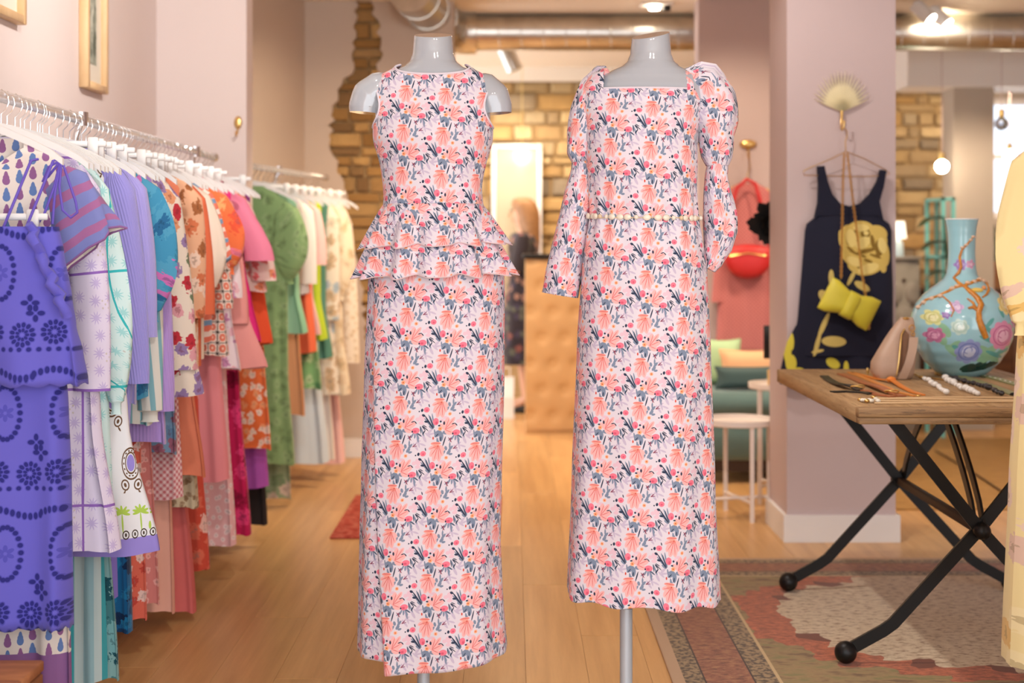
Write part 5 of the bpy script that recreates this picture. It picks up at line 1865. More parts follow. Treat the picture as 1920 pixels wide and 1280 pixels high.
# garments ----------------------------------------------------------
def garment(name, label, cat, cx, Y, mat, xm=None, xh=None, zh=0.6, zs=1.515, sw=0.185, dep=0.024, amp=0.008, nf=7, sleeve=None, smat=None, waist=None, collar=None, clip=False, hem=None, group=None, rz=0.0, seed=None, ndrop=0.0, hang=True, straps=False):
    """a garment on its hanger: closed fabric body with folds, two sleeves, optional collar and hem band.
    xm, xh: right-hand edge (world x) at mid height and at the hem; zh: hem height; sleeve: (kind, right edge x, end z, radius0, radius1)"""
    rnd = random.Random(seed if seed is not None else int(Y * 1000))
    t = thing(name, (cx, Y, zh), label, cat, group)
    top = zs if not clip else RZ - 0.125
    hm = (xm - cx) if xm is not None else sw
    hh = (xh - cx) if xh is not None else hm
    n, rows = 56, 34
    ph, ph2 = rnd.uniform(0, 6), rnd.uniform(0, 6)
    rings, uvs = [], []
    zarm = top - 0.20
    for i in range(rows + 1):
        f = i / rows
        z = lerp(top, zh, f)
        if clip:
            w = interp([(0.0, hm * 0.72), (0.25, hm * 0.86), (0.6, hm), (1.0, hh)], f)[0]
            d = lerp(0.016, dep, min(1, f * 3))
            a = amp * f ** 0.6
        else:
            if z > top - 0.075:
                q = (top - z) / 0.075
                w = lerp(0.055, sw, q ** 0.8)
                d = lerp(0.010, dep * 0.62, q)
                a = 0
            elif z > zarm:
                q = (top - 0.075 - z) / 0.125
                w = lerp(sw, min(sw * 0.98, hm), q)
                d = lerp(dep * 0.62, dep * 0.85, q)
                a = amp * 0.25 * q
            else:
                q = (zarm - z) / (zarm - zh)
                w0 = min(sw * 0.98, hm)
                w = interp([(0.0, w0), (0.35, waist if waist else lerp(w0, hm, 0.7)), (0.62, hm), (1.0, hh)], q)[0]
                d = lerp(dep * 0.85, dep * 1.1, q)
                a = amp * (0.25 + 0.75 * q ** 0.7)
        ring = []
        zz0 = z
        for k in range(n + 1):
            th = PI / 2 + 2 * PI * k / n
            e_ = 2.6
            aa, bb = sellipse(th, w, d, e_)
            fo = math.sin(nf * th + ph + 0.6 * f) + 0.5 * math.sin((nf * 2 + 1) * th + ph2 - f)
            aa *= 1 + 0.35 * a * fo / max(w, 0.05)
            bb += a * fo * (1 if bb > 0 else 1)
            dz = 0.0
            if f > 0.9 and hem is None:
                dz = 0.006 * math.sin(3 * th + ph) * (f - 0.9) * 10
            if ndrop and z > top - 0.075 and math.sin(th) < 0:
                dz -= ndrop * max(0.0, 1 - abs(aa) / 0.09) * (1 - (top - z) / 0.075)
            ring.append(Vector((cx + aa, Y + bb, z + dz)))
            uvs.append((aa + cx + 0.7 * bb, z))
        rings.append(ring)
    nr = len(rings)
    if hem:
        nb2 = max(1, int(round(hem[0] / (top - zh) * rows)))
        mA, mB_ = MB(), MB()
        mA.loft(rings[:nr - nb2], closed=False, uvs=uvs[:(nr - nb2) * (n + 1)])
        mB_.loft(rings[nr - nb2 - 1:], closed=False, uvs=uvs[(nr - nb2 - 1) * (n + 1):])
        o = mA.build('body', mat, t, smooth=80)
        mB_.build('hem_band', hem[1], t, smooth=80)
    else:
        o = MB().loft(rings, closed=False, uvs=uvs).build('body', mat, t, smooth=80)
    if sleeve:
        kind, xe, ze, r0, r1 = sleeve
        for sg in (1, -1):
            p0 = Vector((sw * 0.86, 0, top - 0.085))
            p3 = Vector((xe - cx - r1 * 0.9, -0.008, ze))
            L_ = p0.z - p3.z
            p1 = p0 + Vector((0.035, 0, -L_ * 0.30))
            p2 = p3 + Vector((0.0, -0.004, L_ * 0.3))
            rr, uv2 = [], []
            ns_ = 18
            for i in range(ns_ + 1):
                f = i / ns_
                c = ((1 - f) ** 3) * p0 + 3 * ((1 - f) ** 2) * f * p1 + 3 * (1 - f) * f * f * p2 + (f ** 3) * p3
                if kind == 'balloon':
                    r = lerp(r0, r1 * 0.45, f) + (r1 * 1.0) * math.sin(PI * min(1, f * 1.02)) ** 0.9 * (0.45 + 0.55 * f)
                    wv = 0.10
                elif kind == 'ruffle':
                    r = lerp(r0, r1, f ** 1.6)
                    wv = 0.22 * f
                else:
                    r = lerp(r0, r1, f)
                    wv = 0.05
                cap = min(1.0, 0.35 + f * 6)
                ring = []
                for k in range(21):
                    th = 2 * PI * k / 20 + PI / 2
                    w_ = 1 + wv * math.sin(5 * th + ph + f * 3) + 0.04 * noise.noise((th, f * 5, Y * 7))
                    ring.append(Vector((cx + sg * (c.x + math.cos(th) * r * cap * w_ * (1 if not kind == 'flat' else 0.6)), Y + c.y + math.sin(th) * min(r, 0.05) * 0.6 * cap * w_, c.z + (0.35 * r * math.cos(th) * (1 - f) ** 2) + (0.075 * f * math.cos(th) if kind == 'ruffle' else 0.0))))
                    uv2.append((r * th + 0.3 * sg, c.z))
                rr.append(ring)
            MB().loft(rr, closed=False, uvs=uv2).build('sleeve', smat or mat, t, smooth=80)
            if kind == 'ruffle':
                mid = [sum((Vector(p) for p in r_[:20]), Vector()) / 20 for r_ in rr]
                MB().loft([[c_ + (Vector(p) - c_) * 0.955 for p in r_] for r_, c_ in zip(rr[6:], mid[6:])], closed=False).build('sleeve_lining', G['whitecl'], t, smooth=80)
                MB().tube(rr[-1], 0.003, 5, caps=False).build('sleeve_edge', hem[1] if hem else (smat or mat), t)
            if kind in ('cuff', 'balloon'):
                c = sum((Vector(p) for p in rr[-1][:20]), Vector()) / 20
                rc = [[c + (p - c) * s_ + Vector((0, 0, -dz)) for p in rr[-1]] for s_, dz in ((1.0, 0), (0.62, 0.006), (0.62, 0.028), (0.75, 0.034))]
                MB().loft(rc, closed=True).build('cuff', smat or mat, t, smooth=80)
    if collar:
        rr = []
        for s_, dz in ((1.0, 0.0), (1.15, 0.014), (1.5, 0.002), (1.9, -0.02)):
            rr.append([Vector((cx + 0.055 * s_ * math.cos(a), Y + 0.016 * s_ * math.sin(a), top - 0.002 + dz - 0.02 * (s_ - 1) * abs(math.cos(a)))) for a in [2 * PI * q / 24 for q in range(24)]])
        MB().loft(rr).build('collar', collar, t, smooth=80)
    if straps:
        for sg in (-1, 1):
            MB().tube([(cx + sg * 0.12, Y - 0.02, top - 0.09), (cx + sg * 0.11, Y - 0.012, top - 0.03), (cx + sg * 0.10, Y, top + 0.03), (cx + sg * 0.11, Y + 0.012, top - 0.03)], 0.006, 6, flat=0.4).build('strap', mat, t)
    if hang:
        what = label.split(' hanging')[0].split(' on the ')[0]
        w_ = what.split()[:9]
        hanger(cx, Y, 'white %s holding the %s' % ('clip hanger' if clip else 'hanger', ' '.join(w_)), clip, rz=0.0)
    return t


# prints ------------------------------------------------------------
def eyelet():
    blue = (104, 100, 206)
    hole = (40, 40, 128)
    rim = (84, 82, 188)
    k = 0.001
    el = []
    rings_ = []
    # chains of eyelets forming an oval, flowers and rosettes, in a 150 x 330 mm repeat
    for q in range(22):
        a = 2 * PI * q / 22
        el.append((60 * k + 32 * k * math.cos(a), 190 * k + 62 * k * math.sin(a), 5.6 * k, 5.6 * k, 0.0))
    for (fx, fy) in ((60, 190), (128, 120), (0, 96)):
        for q in range(4 if fx != 60 else 6):
            a = 2 * PI * q / (4 if fx != 60 else 6) + (PI / 2)
            rings_.append(((fx + 12 * math.cos(a)) * k, (fy + 12 * math.sin(a)) * k, 8.5 * k, 5 * k, a)) if fx == 60 else el.append(((fx + 12 * math.cos(a)) * k, (fy + 12 * math.sin(a)) * k, 8 * k, 5.4 * k, a))
    for (fx, fy) in ((40, 52), (112, 46)):
        for q in range(9):
            a = 2 * PI * q / 9
            el.append(((fx + 11 * math.cos(a)) * k, (fy + 11 * math.sin(a)) * k, 4.6 * k, 3.4 * k, a))
        for q in range(13):
            a = 2 * PI * q / 13
            el.append(((fx + 23 * math.cos(a)) * k, (fy + 23 * math.sin(a)) * k, 6 * k, 4.4 * k, a))
    for q in range(12):
        el.append((12.5 * q * k, (285 + 10 * math.sin(q * 2 * PI / 12)) * k, 4.8 * k, 8 * k, 0.0))
    for q in range(7):
        el.append((20 * q * k + 8 * k, 12 * k, 5 * k, 5 * k, 0))
    rim_ = [(e[0], e[1], e[2] + 2.2 * k, e[3] + 2.2 * k, e[4]) for e in el]
    return printed('blue_eyelet_cotton', blue, [(rim, rim_ + rings_), (hole, el)], (0.14, 0), (0, 0.33), rough=0.8)


def teardrops():
    k = 0.001
    A = lambda x, y: [disc(x, y, 9.5, 10, 0, k), leaf(x, y + 4, x, y - 24, 5.6, k), leaf(x, y, x, y - 16, 8.0, k)]
    return printed('teardrop_print', (232, 222, 214), [((146, 96, 148), A(14, 14) + A(47, 50)), ((98, 128, 184), A(47, 10) + A(14, 54))], (0.066, 0.014), (0, 0.080), rough=0.8)


def daisy_check(name, ground, flower, line, dots):
    k = 0.001
    fl = []
    for fx, fy in ((22, 22), (66, 20), (24, 64), (70, 70), (110, 30), (112, 76), (30, 108), (78, 112)):
        for q in range(5):
            fl.append((fx * k, fy * k, 17 * k, 1.9 * k, PI * q / 5 + fx))
    dd = [((45 + 9 * i) * k, (45 + 9 * j) * k, 2.8 * k, 2.8 * k, 0) for i in range(3) for j in range(3) if (i + j) % 2 == 0]
    n = N(name)
    uv = n.coord('UV')
    a1, a2 = (0.13, 0), (0, 0.13)
    p = n.vm('MULTIPLY', n.lattice(uv, a1, a2), (1, 1, 0))
    d = n.elements(p, wrapped(fl, a1, a2))
    p = n.chain(d, p)
    col = n.mix(n.m('LESS_THAN', d, 1.0), lin(ground), lin(flower))
    d = n.elements(p, dd)
    col = n.mix(n.m('LESS_THAN', d, 1.0), col, lin(dots))
    o = n.sep(n.chain(d, uv))
    for ax, off, per_ in ((1, 0.02, 0.29), (0, 0.105, 0.17)):
        f = n.m('FRACT', n.m('DIVIDE', n.m('ADD', o[ax], off + 2.0), per_))
        col = n.mix(n.m('LESS_THAN', f, 0.0065 / per_), col, lin(line))
    return n.fin(col, 0.75, spec=0.3)


def paisley():
    k = 0.001
    br = (108, 78, 54)
    big = [(50 * k, 150 * k, 20 * k, 26 * k, 0), (46 * k, 120 * k, 11 * k, 14 * k, 0.3)]
    ringA = [(50 * k, 120 * k, 27 * k, 40 * k, 0, 0.06), (50 * k, 122 * k, 16 * k, 27 * k, 0, 0.09), (30 * k, 66 * k, 11 * k, 13 * k, 0.4, 0.16), (70 * k, 66 * k, 11 * k, 13 * k, -0.4, 0.16)]
    dots = [(50 * k + 21.5 * k * math.cos(2 * PI * q / 14), 121 * k + 33 * k * math.sin(2 * PI * q / 14), 2.0 * k, 3.0 * k, 2 * PI * q / 14) for q in range(14)] + [(30 * k, 66 * k, 4 * k, 6 * k, 0.4), (70 * k, 66 * k, 4 * k, 6 * k, -0.4), leaf(30, -52, 22, -40, 2.5, k), leaf(70, -52, 78, -40, 2.5, k)]
    core = [(50 * k, 122 * k, 12 * k, 22 * k, 0)]
    palm = []
    for px_ in (30, 84):
        palm.append(leaf(px_ + 2, -20, px_, -70, 2.6, k))
        for a in (20, 55, 95, 130, 165, -15, 195):
            palm.append(leaf(px_, -70, px_ + 26 * math.cos(R(a)), -70 - 20 * math.sin(R(a)), 3.6, k))
    palm.append(leaf(57, -22, 57, -44, 4, k))
    coin = [(q * 28 * k + 10 * k, 6 * k, 9 * k, 10 * k, 0, 0.16) for q in range(4)] + [(q * 28 * k + 10 * k, 6 * k, 3 * k, 5 * k, 0) for q in range(4)]
    n = N('paisley_palm_cloth')
    uv = n.coord('UV')
    base = lin((232, 234, 238))
    # lilac border below the coins
    p = n.vm('SUBTRACT', uv, (0.0, PAIS_Z, 0))
    f = n.lattice(n.vm('SUBTRACT', p, (0.068, 0.115, 0)), (0.112, 0), (0.056, 0.165))
    vv = n.sep(p)[1]
    col = base
    top = n.m('GREATER_THAN', vv, 0.16)
    for rgb, els in ((br, ringA + dots), ((150, 136, 214), core)):
        els = [(e[0], e[1], *e[2:]) for e in els]
        d = n.elements(f, wrapped(els, (0.112, 0), (0.056, 0.165)))
        f = n.chain(d, f)
        col = n.mix(n.m('MULTIPLY', n.m('LESS_THAN', d, 1.0), top), col, lin(rgb))
    g = n.lattice(p, (0.112, 0), (0, 2.0))
    d = n.elements(g, [(e[0], e[1] + 0.04, *e[2:]) for e in wrapped(palm, (0.112, 0), (0, 5.0))])
    g = n.chain(d, g)
    low = n.m('LESS_THAN', vv, 0.155)
    col = n.mix(n.m('MULTIPLY', n.m('LESS_THAN', d, 1.0), low), col, lin((176, 208, 84)))
    col = n.mix(n.m('LESS_THAN', vv, 0.045), col, lin((150, 136, 214)))
    d = n.elements(g, [(e[0], e[1] + 0.048, *e[2:]) for e in wrapped(coin, (0.112, 0), (0, 5.0))])
    col = n.mix(n.m('MULTIPLY', n.m('LESS_THAN', d, 1.0), low), col, lin((70, 56, 44)))
    return n.fin(col, 0.75, spec=0.3)


PAIS_Z = 0.437
G = {}
G['eyelet'] = eyelet()
G['tear'] = teardrops()
G['tearsleeve'] = stripes('blue_mauve_stripe', (122, 130, 190), (162, 104, 152), 0.055, 0.6, 1, warp=0.01)
G['lilacdaisy'] = daisy_check('lilac_daisy_check', (224, 216, 238), (196, 182, 224), (146, 104, 190), (206, 196, 196))
G['mintdaisy'] = daisy_check('aqua_daisy_check', (206, 232, 230), (158, 212, 212), (52, 180, 184), (190, 196, 190))
G['paisley'] = paisley()
G['tealstripe'] = stripes('aqua_soft_stripe', (150, 188, 196), (186, 206, 206), 0.05, 0.5, 0, c3=(60, 160, 170))
G['tealleaf'] = blotch('teal_leaf_print', (70, 128, 134), [(30, 84, 96), (120, 176, 180), (44, 104, 112)], 16, 0.42, 0.03, bg2=(134, 178, 178))
G['lavender'] = knit('lavender_knit', (158, 152, 226))
G['lavender2'] = knit('lavender_wool', (172, 164, 230))
G['purple'] = plain('plain_purple', (134, 118, 206), 0.85)
G['navyblue'] = blotch('inky_blue_print', (20, 96, 148), [(16, 58, 100), (28, 120, 170), (10, 44, 84)], 24, 0.45, 0.02)
G['tealballoon'] = blotch('teal_pink_bloom', (66, 146, 184), [(40, 104, 150), (200, 110, 176), (56, 130, 160)], 11, 0.30, 0.03, bg2=(80, 156, 190))
G['creamstripe'] = stripes('cream_aqua_stripe', (226, 222, 212), (130, 178, 188), 0.045, 0.62, 0)
G['lilacrib'] = knit('lilac_rib', (182, 150, 216), 0, 0.011)
G['redfloral'] = blotch('cream_garden_print', (232, 216, 198), [(190, 50, 62), (88, 104, 146), (222, 158, 164), (150, 124, 168), (110, 124, 92), (222, 152, 112)], 17, 0.36, 0.02, 0.8)
G['denim'] = blotch('blue_denim_print', (116, 146, 174), [(150, 90, 110), (96, 128, 160)], 14, 0.3, 0.02)
G['gingham'] = gingham('rose_gingham', (238, 208, 206), (204, 112, 118), 0.020)
G['coralfl'] = blotch('coral_blossom_print', (222, 106, 86), [(236, 200, 190), (196, 70, 60)], 22, 0.34, 0.02)
G['dusty'] = blotch('dusty_rose_dot', (206, 124, 118), [(226, 164, 156)], 30, 0.3, 0.01)
G['peach'] = plain('plain_peach', (232, 172, 152), 0.85)
G['coral'] = plain('plain_coral', (226, 130, 98), 0.85, bump=0.2, bscale=60)
G['beige'] = blotch('beige_sprig', (206, 190, 158), [(150, 120, 90), (176, 150, 120)], 40, 0.35, 0.01)
G['rose'] = plain('plain_rose', (216, 108, 104), 0.9, var=0.06)
G['coraljacket'] = plain('coral_jacket', (228, 112, 74), 0.85)
G['peachprint'] = blotch('peach_brown_print', (232, 178, 142), [(164, 100, 60), (240, 210, 190), (214, 120, 80)], 16, 0.38, 0.03)
G['cream'] = plain('cream_silk', (240, 222, 204), 0.6)
G['redcoral'] = blotch('red_coral_print', (206, 78, 58), [(238, 190, 176), (222, 110, 84)], 12, 0.34, 0.04)
G['wavestripe'] = stripes('coral_blue_wave', (242, 220, 208), (228, 120, 96), 0.040, 0.5, 1, warp=0.03, c3=(122, 152, 184))
G['tilegrid'] = printed('coral_tile_print', (246, 222, 208), [((232, 128, 104), [disc(18, -18, 13, 13, 0, .001), disc(18, -18, 14, 5, .78, .001), disc(18, -18, 14, 5, -.78, .001)]), ((246, 206, 186), [disc(18, -18, 4, 4, 0, .001)]),
                                                              ((44, 36, 36), [(0.018, 0.0, 0.02, 0.0013, 0), (0.0, 0.018, 0.0013, 0.02, 0), disc(0, 0, 3.6, 3.6, 0, .001), leaf(-7, -7, 7, 7, 1.2, .001), leaf(-7, 7, 7, -7, 1.2, .001)])], (0.036, 0), (0, 0.036))
G['pink'] = plain('plain_pink', (240, 146, 152), 0.85)
G['orangepink'] = blotch('orange_pink_print', (240, 118, 70), [(244, 130, 156), (250, 170, 110), (232, 90, 60)], 12, 0.4, 0.05)
G['whitepink'] = blotch('white_pink_print', (246, 226, 230), [(214, 150, 190), (240, 190, 200)], 15, 0.25, 0.03)
G['pinkdot'] = blotch('pink_polka', (240, 186, 186), [(250, 222, 220)], 34, 0.3, 0.004)
G['coat'] = plain('salmon_pink_coat', (240, 160, 154), 0.9, bump=0.15)
G['magenta'] = blotch('magenta_bloom', (196, 26, 84), [(150, 10, 60), (226, 60, 120)], 12, 0.4, 0.04)
G['hotpink'] = plain('hot_pink', (234, 40, 130), 0.8)
G['pinkshirt'] = plain('bubblegum_pink', (242, 138, 168), 0.8)
G['palefloral'] = blotch('pale_pink_floral', (250, 218, 208), [(236, 120, 120), (244, 180, 170), (240, 150, 110)], 22, 0.36, 0.02)
G['orange'] = plain('vermilion', (238, 84, 40), 0.8)
G['orangefl'] = blotch('orange_white_floral', (236, 116, 62), [(250, 220, 200), (244, 160, 110)], 26, 0.36, 0.02)
G['blackcloth'] = plain('black_cloth', (34, 26, 26), 0.9)
G['violet'] = plain('orchid_purple', (176, 84, 176), 0.85)
G['green'] = blotch('sage_jacquard', (132, 164, 112), [(120, 150, 100), (144, 174, 124)], 20, 0.4, 0.02)
G['green2'] = blotch('sage_leaf_print', (134, 150, 118), [(196, 176, 160), (110, 130, 96)], 11, 0.36, 0.03)
G['mint'] = plain('mint_satin', (142, 192, 156), 0.6)
G['whitecl'] = plain('white_cotton', (242, 234, 226), 0.85)
G['palepink'] = plain('pale_pink_cotton', (244, 196, 190), 0.85)
G['coralred'] = plain('coral_red', (236, 112, 72), 0.85)
G['lime'] = plain('lime_green', (190, 212, 48), 0.8)
G['teal'] = plain('deep_teal', (86, 138, 118), 0.85)
G['seaflor'] = blotch('cream_blue_toile', (238, 226, 206), [(170, 186, 196), (206, 176, 140), (226, 206, 180)], 14, 0.38, 0.04)
G['creamdress'] = blotch('cream_toile', (244, 228, 198), [(226, 200, 160), (236, 214, 182)], 12, 0.34, 0.04)
G['ice'] = plain('ice_blue', (214, 226, 232), 0.8)
G['camel'] = plain('warm_camel', (206, 148, 104), 0.85)
G['lace'] = blotch('ivory_lace', (246, 232, 210), [(230, 206, 172), (238, 220, 192)], 30, 0.3, 0.01)
G['greenfl'] = blotch('green_ruffle_print', (126, 176, 116), [(86, 140, 92), (170, 200, 150)], 16, 0.4, 0.02)

D, B, T, S, C, K = 'dress', 'blouse', 'trousers', 'skirt', 'cardigan', 'coat'
tw = [('mauve_trim', (150, 92, 150))]


def g(name, label, cat, Y, m, xm, xh, zh, **kw):
    kw.setdefault('sw', 0.175)
    return garment(name, label, cat, RX + random.uniform(-0.006, 0.006), Y, G[m], xm, xh, zh, **kw)


# ---- front pieces, built with more care
ev = thing('eyelet_outfit', (RX, 3.37, 0.33), 'cobalt blue eyelet lace top and trousers hanging lowest at the front of the rail', 'outfit')
YE = 3.37
NE = 110


def panel_tube(rows, name, mat, parent, Yc, n=90, dep=0.05, amp=0.006, nf=8, ph=0.0, cxx=RX, scallop=0.0, nsc=22):
    rings, uvs = [], []
    for i, (z, xr, a) in enumerate(rows):
        w = xr - cxx
        f = i / (len(rows) - 1)
        ring = []
        for k in range(n + 1):
            th = PI / 2 + 2 * PI * k / n
            aa, bb = sellipse(th, w, dep, 2.6)
            fo = math.sin(nf * th + ph) + 0.4 * math.sin((2 * nf - 3) * th + ph * 2)
            sc = 0.0
            if scallop and i == len(rows) - 1:
                sc = -scallop * abs(math.sin(nsc * th / 2))
            ring.append(Vector((cxx + aa * (1 + 0.2 * a * fo / w), Yc + bb + a * fo, z + sc)))
            uvs.append((aa, z))
        rings.append(ring)
    return solid(MB().loft(rings, closed=False, uvs=uvs).build(name, mat, parent, smooth=80), 0.0015)


def zrow(tab, n):
    out = []
    for i in range(n + 1):
        z = lerp(tab[0][0], tab[-1][0], i / n)
        q = interp([(-r[0], *r[1:]) for r in tab], -z)
        out.append((z, q[0], q[1]))
    return out


se = F / YE
ex = lambda px: (px - 960) / se
ez = lambda py: CH - (py - HY) / se
panel_tube(zrow([(ez(425), ex(112), .001), (ez(470), ex(121), .001), (ez(560), ex(136), .003), (ez(608), ex(143), .004), (ez(612), ex(143), .004), (ez(660), ex(152), .012), (ez(714), ex(160), .016)], 40), 'peplum_top', G['eyelet'], ev, YE - 0.012, dep=0.052, nf=7, scallop=0.010)
panel_tube(zrow([(ez(640), ex(112), .003), (ez(760), ex(122), .006), (ez(900), ex(126), .010), (ez(1172), ex(128), .014)], 40), 'wide_trousers', G['eyelet'], ev, YE + 0.012, dep=0.045, nf=5, ph=1.0, scallop=0.010, nsc=26)
m_ = MB()
for i in range(3):
    pass
rf = [Vector((ex(lerp(72, 143, q / 16)) + 0.004 * math.sin(q * 2.3), YE - 0.066 + 0.012 * math.sin(q * 1.7), ez(lerp(420, 590, (q / 16) ** 0.9)))) for q in range(17)]
m_.tube(rf, [0.010 + 0.004 * abs(math.sin(q * 0.9)) for q in range(17)], 8)
m_.build('gathered_frill', G['eyelet'], ev)
for sg in (0, 1):
    px_ = (62, 20)[sg]
    MB().tube([(ex(px_), YE - 0.05, ez(428)), (ex(px_ + 6), YE - 0.03, ez(400)), (ex(px_ + 30), YE + 0.03, ez(300)), (ex(px_ + 38), YE + 0.05, ez(296))], 0.0035, 6).build('strap', plain('violet_ribbon', (104, 84, 190), 0.7) if not sg else bpy.data.materials['violet_ribbon'], ev)
bow = MB()
for path in ([(108, 298), (84, 330), (74, 340), (84, 312), (108, 298)], [(108, 298), (120, 330), (138, 378), (142, 398), (130, 408), (114, 394), (106, 350), (108, 298)], [(106, 300), (96, 350), (80, 400), (68, 420)], [(107, 300), (98, 360), (96, 420)]):
    bow.tube([Vector((ex(x), YE + 0.03 - 0.02 * (y - 296) / 120, ez(y))) for x, y in path], 0.0032, 6)
bow.build('ribbon_bow', bpy.data.materials['violet_ribbon'], ev, kind='stuff')
eh = hanger(RX - 0.02, YE, 'white clip hanger holding the cobalt blue eyelet outfit', True, z=ez(400) + 0.02)

g('teardrop_dress', 'long teardrop print dress with striped flutter sleeves behind the eyelet outfit', D, 3.47, 'tear', -1.085, -1.074, 0.175, sw=0.17, zs=1.505, ndrop=0.06, amp=0.012,
  sleeve=('ruffle', -0.965, 1.215, 0.050, 0.098), smat=G['tearsleeve'], hem=(0.06, plain('purple_hem', (140, 96, 152), 0.85)))
g('lilac_check_dress', 'sheer lilac daisy check dress with violet lines hanging behind the teardrop dress', D, 3.57, 'lilacdaisy', -1.035, -0.985, 0.482, amp=0.012, sleeve=('long', -1.01, 0.88, 0.05, 0.045))
g('aqua_check_blouse', 'sheer aqua daisy check blouse with long sleeves behind the lilac check dress', B, 3.65, 'mintdaisy', -1.04, -1.03, 0.60, sleeve=('balloon', -0.975, 0.845, 0.045, 0.042), zs=1.52)
g('paisley_dress', 'white dress with brown paisley, green palm trees and lilac hem', D, 3.73, 'paisley', -1.01, -0.928, PAIS_Z, amp=0.010, nf=5)
g('aqua_stripe_trousers', 'soft aqua striped trousers reaching nearly to the floor', T, 3.80, 'tealstripe', -1.10, -1.085, 0.08, clip=True)
g('teal_leaf_trousers', 'teal leaf print trousers reaching nearly to the floor', T, 3.85, 'tealleaf', -1.10, -1.062, 0.07, clip=True)
g('lavender_cardigan', 'long lavender blue knitted cardigan with hanging sleeves', C, 3.91, 'lavender', -1.045, -1.06, 0.62, sleeve=('long', -1.0, 0.865, 0.052, 0.040), zs=1.53, amp=0.006)
g('purple_skirt', 'plain purple long skirt with its hem showing below the paisley dress', S, 3.97, 'purple', -1.12, -1.107, 0.257, clip=True)
g('lavender_jumper', 'lavender knitted jumper with wide short sleeves behind the lavender cardigan', 'jumper', 4.01, 'lavender2', -1.06, -1.06, 0.80, sleeve=('long', -1.005, 0.985, 0.058, 0.055), zs=1.52, amp=0.006)
g('inky_blue_skirt', 'dark inky blue printed skirt with a low hem', S, 4.06, 'navyblue', -1.10, -1.088, 0.143, clip=True)
g('teal_balloon_blouse', 'teal blouse with pink blooms and full balloon sleeves', B, 4.12, 'tealballoon', -1.06, -1.06, 0.80, sleeve=('balloon', -0.985, 1.055, 0.05, 0.062))
g('cream_stripe_shirt', 'cream and aqua striped shirt with narrow sleeves and open collar', 'shirt', 4.18, 'creamstripe', -1.06, -1.06, 0.72, sleeve=('cuff', -1.03, 0.76, 0.048, 0.036), collar=G['whitecl'])
g('lilac_rib_jumper', 'lilac ribbed long jumper next to the cream garden print dress', 'jumper', 4.24, 'lilacrib', -1.045, -1.03, 0.655, sleeve=('long', -1.01, 0.75, 0.048, 0.035))
g('coral_blossom_skirt', 'long coral blossom print skirt low on the rail', S, 4.29, 'coralfl', -1.12, -1.10, 0.115, clip=True)
g('dusty_dot_skirt', 'long dusty rose dotted skirt low on the rail', S, 4.335, 'dusty', -1.10, -1.073, 0.15, clip=True)
g('garden_print_dress', 'cream garden print dress with red and blue flowers and long sleeves', D, 4.39, 'redfloral', -1.0, -0.953, 0.782, sleeve=('long', -0.975, 0.86, 0.060, 0.062), amp=0.008, nf=5)
g('denim_print_shorts', 'pale blue denim print shorts below the garden print dress', 'shorts', 4.44, 'denim', -1.06, -1.045, 0.594, clip=True)
g('rose_gingham_skirt', 'rose pink gingham skirt below the lilac jumper', S, 4.49, 'gingham', -1.06, -1.04, 0.445, clip=True)
g('peach_trousers', 'plain peach wide trousers reaching near the floor', T, 4.535, 'peach', -1.09, -1.075, 0.075, clip=True)
g('coral_tunic', 'plain coral crinkle tunic with mid length hem', D, 4.585, 'coral', -1.03, -0.988, 0.50, amp=0.008)
g('beige_sprig_skirt', 'beige sprig print skirt under the coral tunic', S, 4.64, 'beige', -1.06, -1.025, 0.39, clip=True)
g('rose_long_skirt', 'plain deep rose maxi skirt almost touching the floor', S, 4.695, 'rose', -1.09, -1.045, 0.035, clip=True)
g('peach_print_blouse', 'peach and brown printed blouse beside the coral jacket', B, 4.74, 'peachprint', -1.05, -1.05, 0.82, sleeve=('long', -1.025, 1.0, 0.05, 0.045))
g('coral_jacket', 'plain orange coral jacket with elbow sleeves', 'jacket', 4.79, 'coraljacket', -1.05, -1.05, 0.84, sleeve=('long', -1.005, 1.01, 0.05, 0.052), collar=G['whitecl'])
g('cream_blouse', 'cream silk blouse with open collar beside the coral jacket', B, 4.84, 'cream', -1.05, -1.05, 0.86, sleeve=('balloon', -0.985, 1.10, 0.048, 0.045), collar=G['whitecl'])
g('red_coral_dress', 'long red coral print dress low on the rail', D, 4.89, 'redcoral', -1.08, -1.04, 0.125, clip=True)
g('wave_stripe_blouse', 'coral and blue wavy striped blouse with flutter sleeves', B, 4.95, 'wavestripe', -1.05, -1.05, 0.9, sleeve=('ruffle', -0.985, 1.135, 0.045, 0.070))
g('tile_print_dress', 'coral tile print dress with black grid lines', D, 5.01, 'tilegrid', -1.02, -1.0, 0.856, sleeve=('long', -0.985, 1.02, 0.045, 0.04), amp=0.006)
g('pink_midi_dress', 'plain pink midi dress below the tile print dress', D, 5.06, 'pink', -1.04, -1.012, 0.405, clip=True)
g('orange_pink_blouse', 'orange and pink printed blouse with balloon sleeves', B, 5.12, 'orangepink', -1.05, -1.05, 0.92, sleeve=('balloon', -0.965, 1.17, 0.05, 0.056))
g('white_pink_dress', 'white dress with pale pink print beside the salmon coat', D, 5.18, 'whitepink', -1.02, -0.985, 0.79, sleeve=('long', -0.985, 1.05, 0.045, 0.04))
g('pink_polka_skirt', 'pale pink polka dot maxi skirt low on the rail', S, 5.24, 'pinkdot', -1.05, -1.018, 0.14, clip=True)
g('salmon_coat', 'plain salmon pink flared coat near the far end of the rail', K, 5.31, 'coat', -0.985, -0.912, 0.783, amp=0.006, nf=5, sleeve=('long', -0.985, 0.95, 0.05, 0.045))
g('magenta_skirt', 'dark magenta bloom maxi skirt low on the rail', S, 5.38, 'magenta', -1.03, -0.988, 0.15, clip=True)
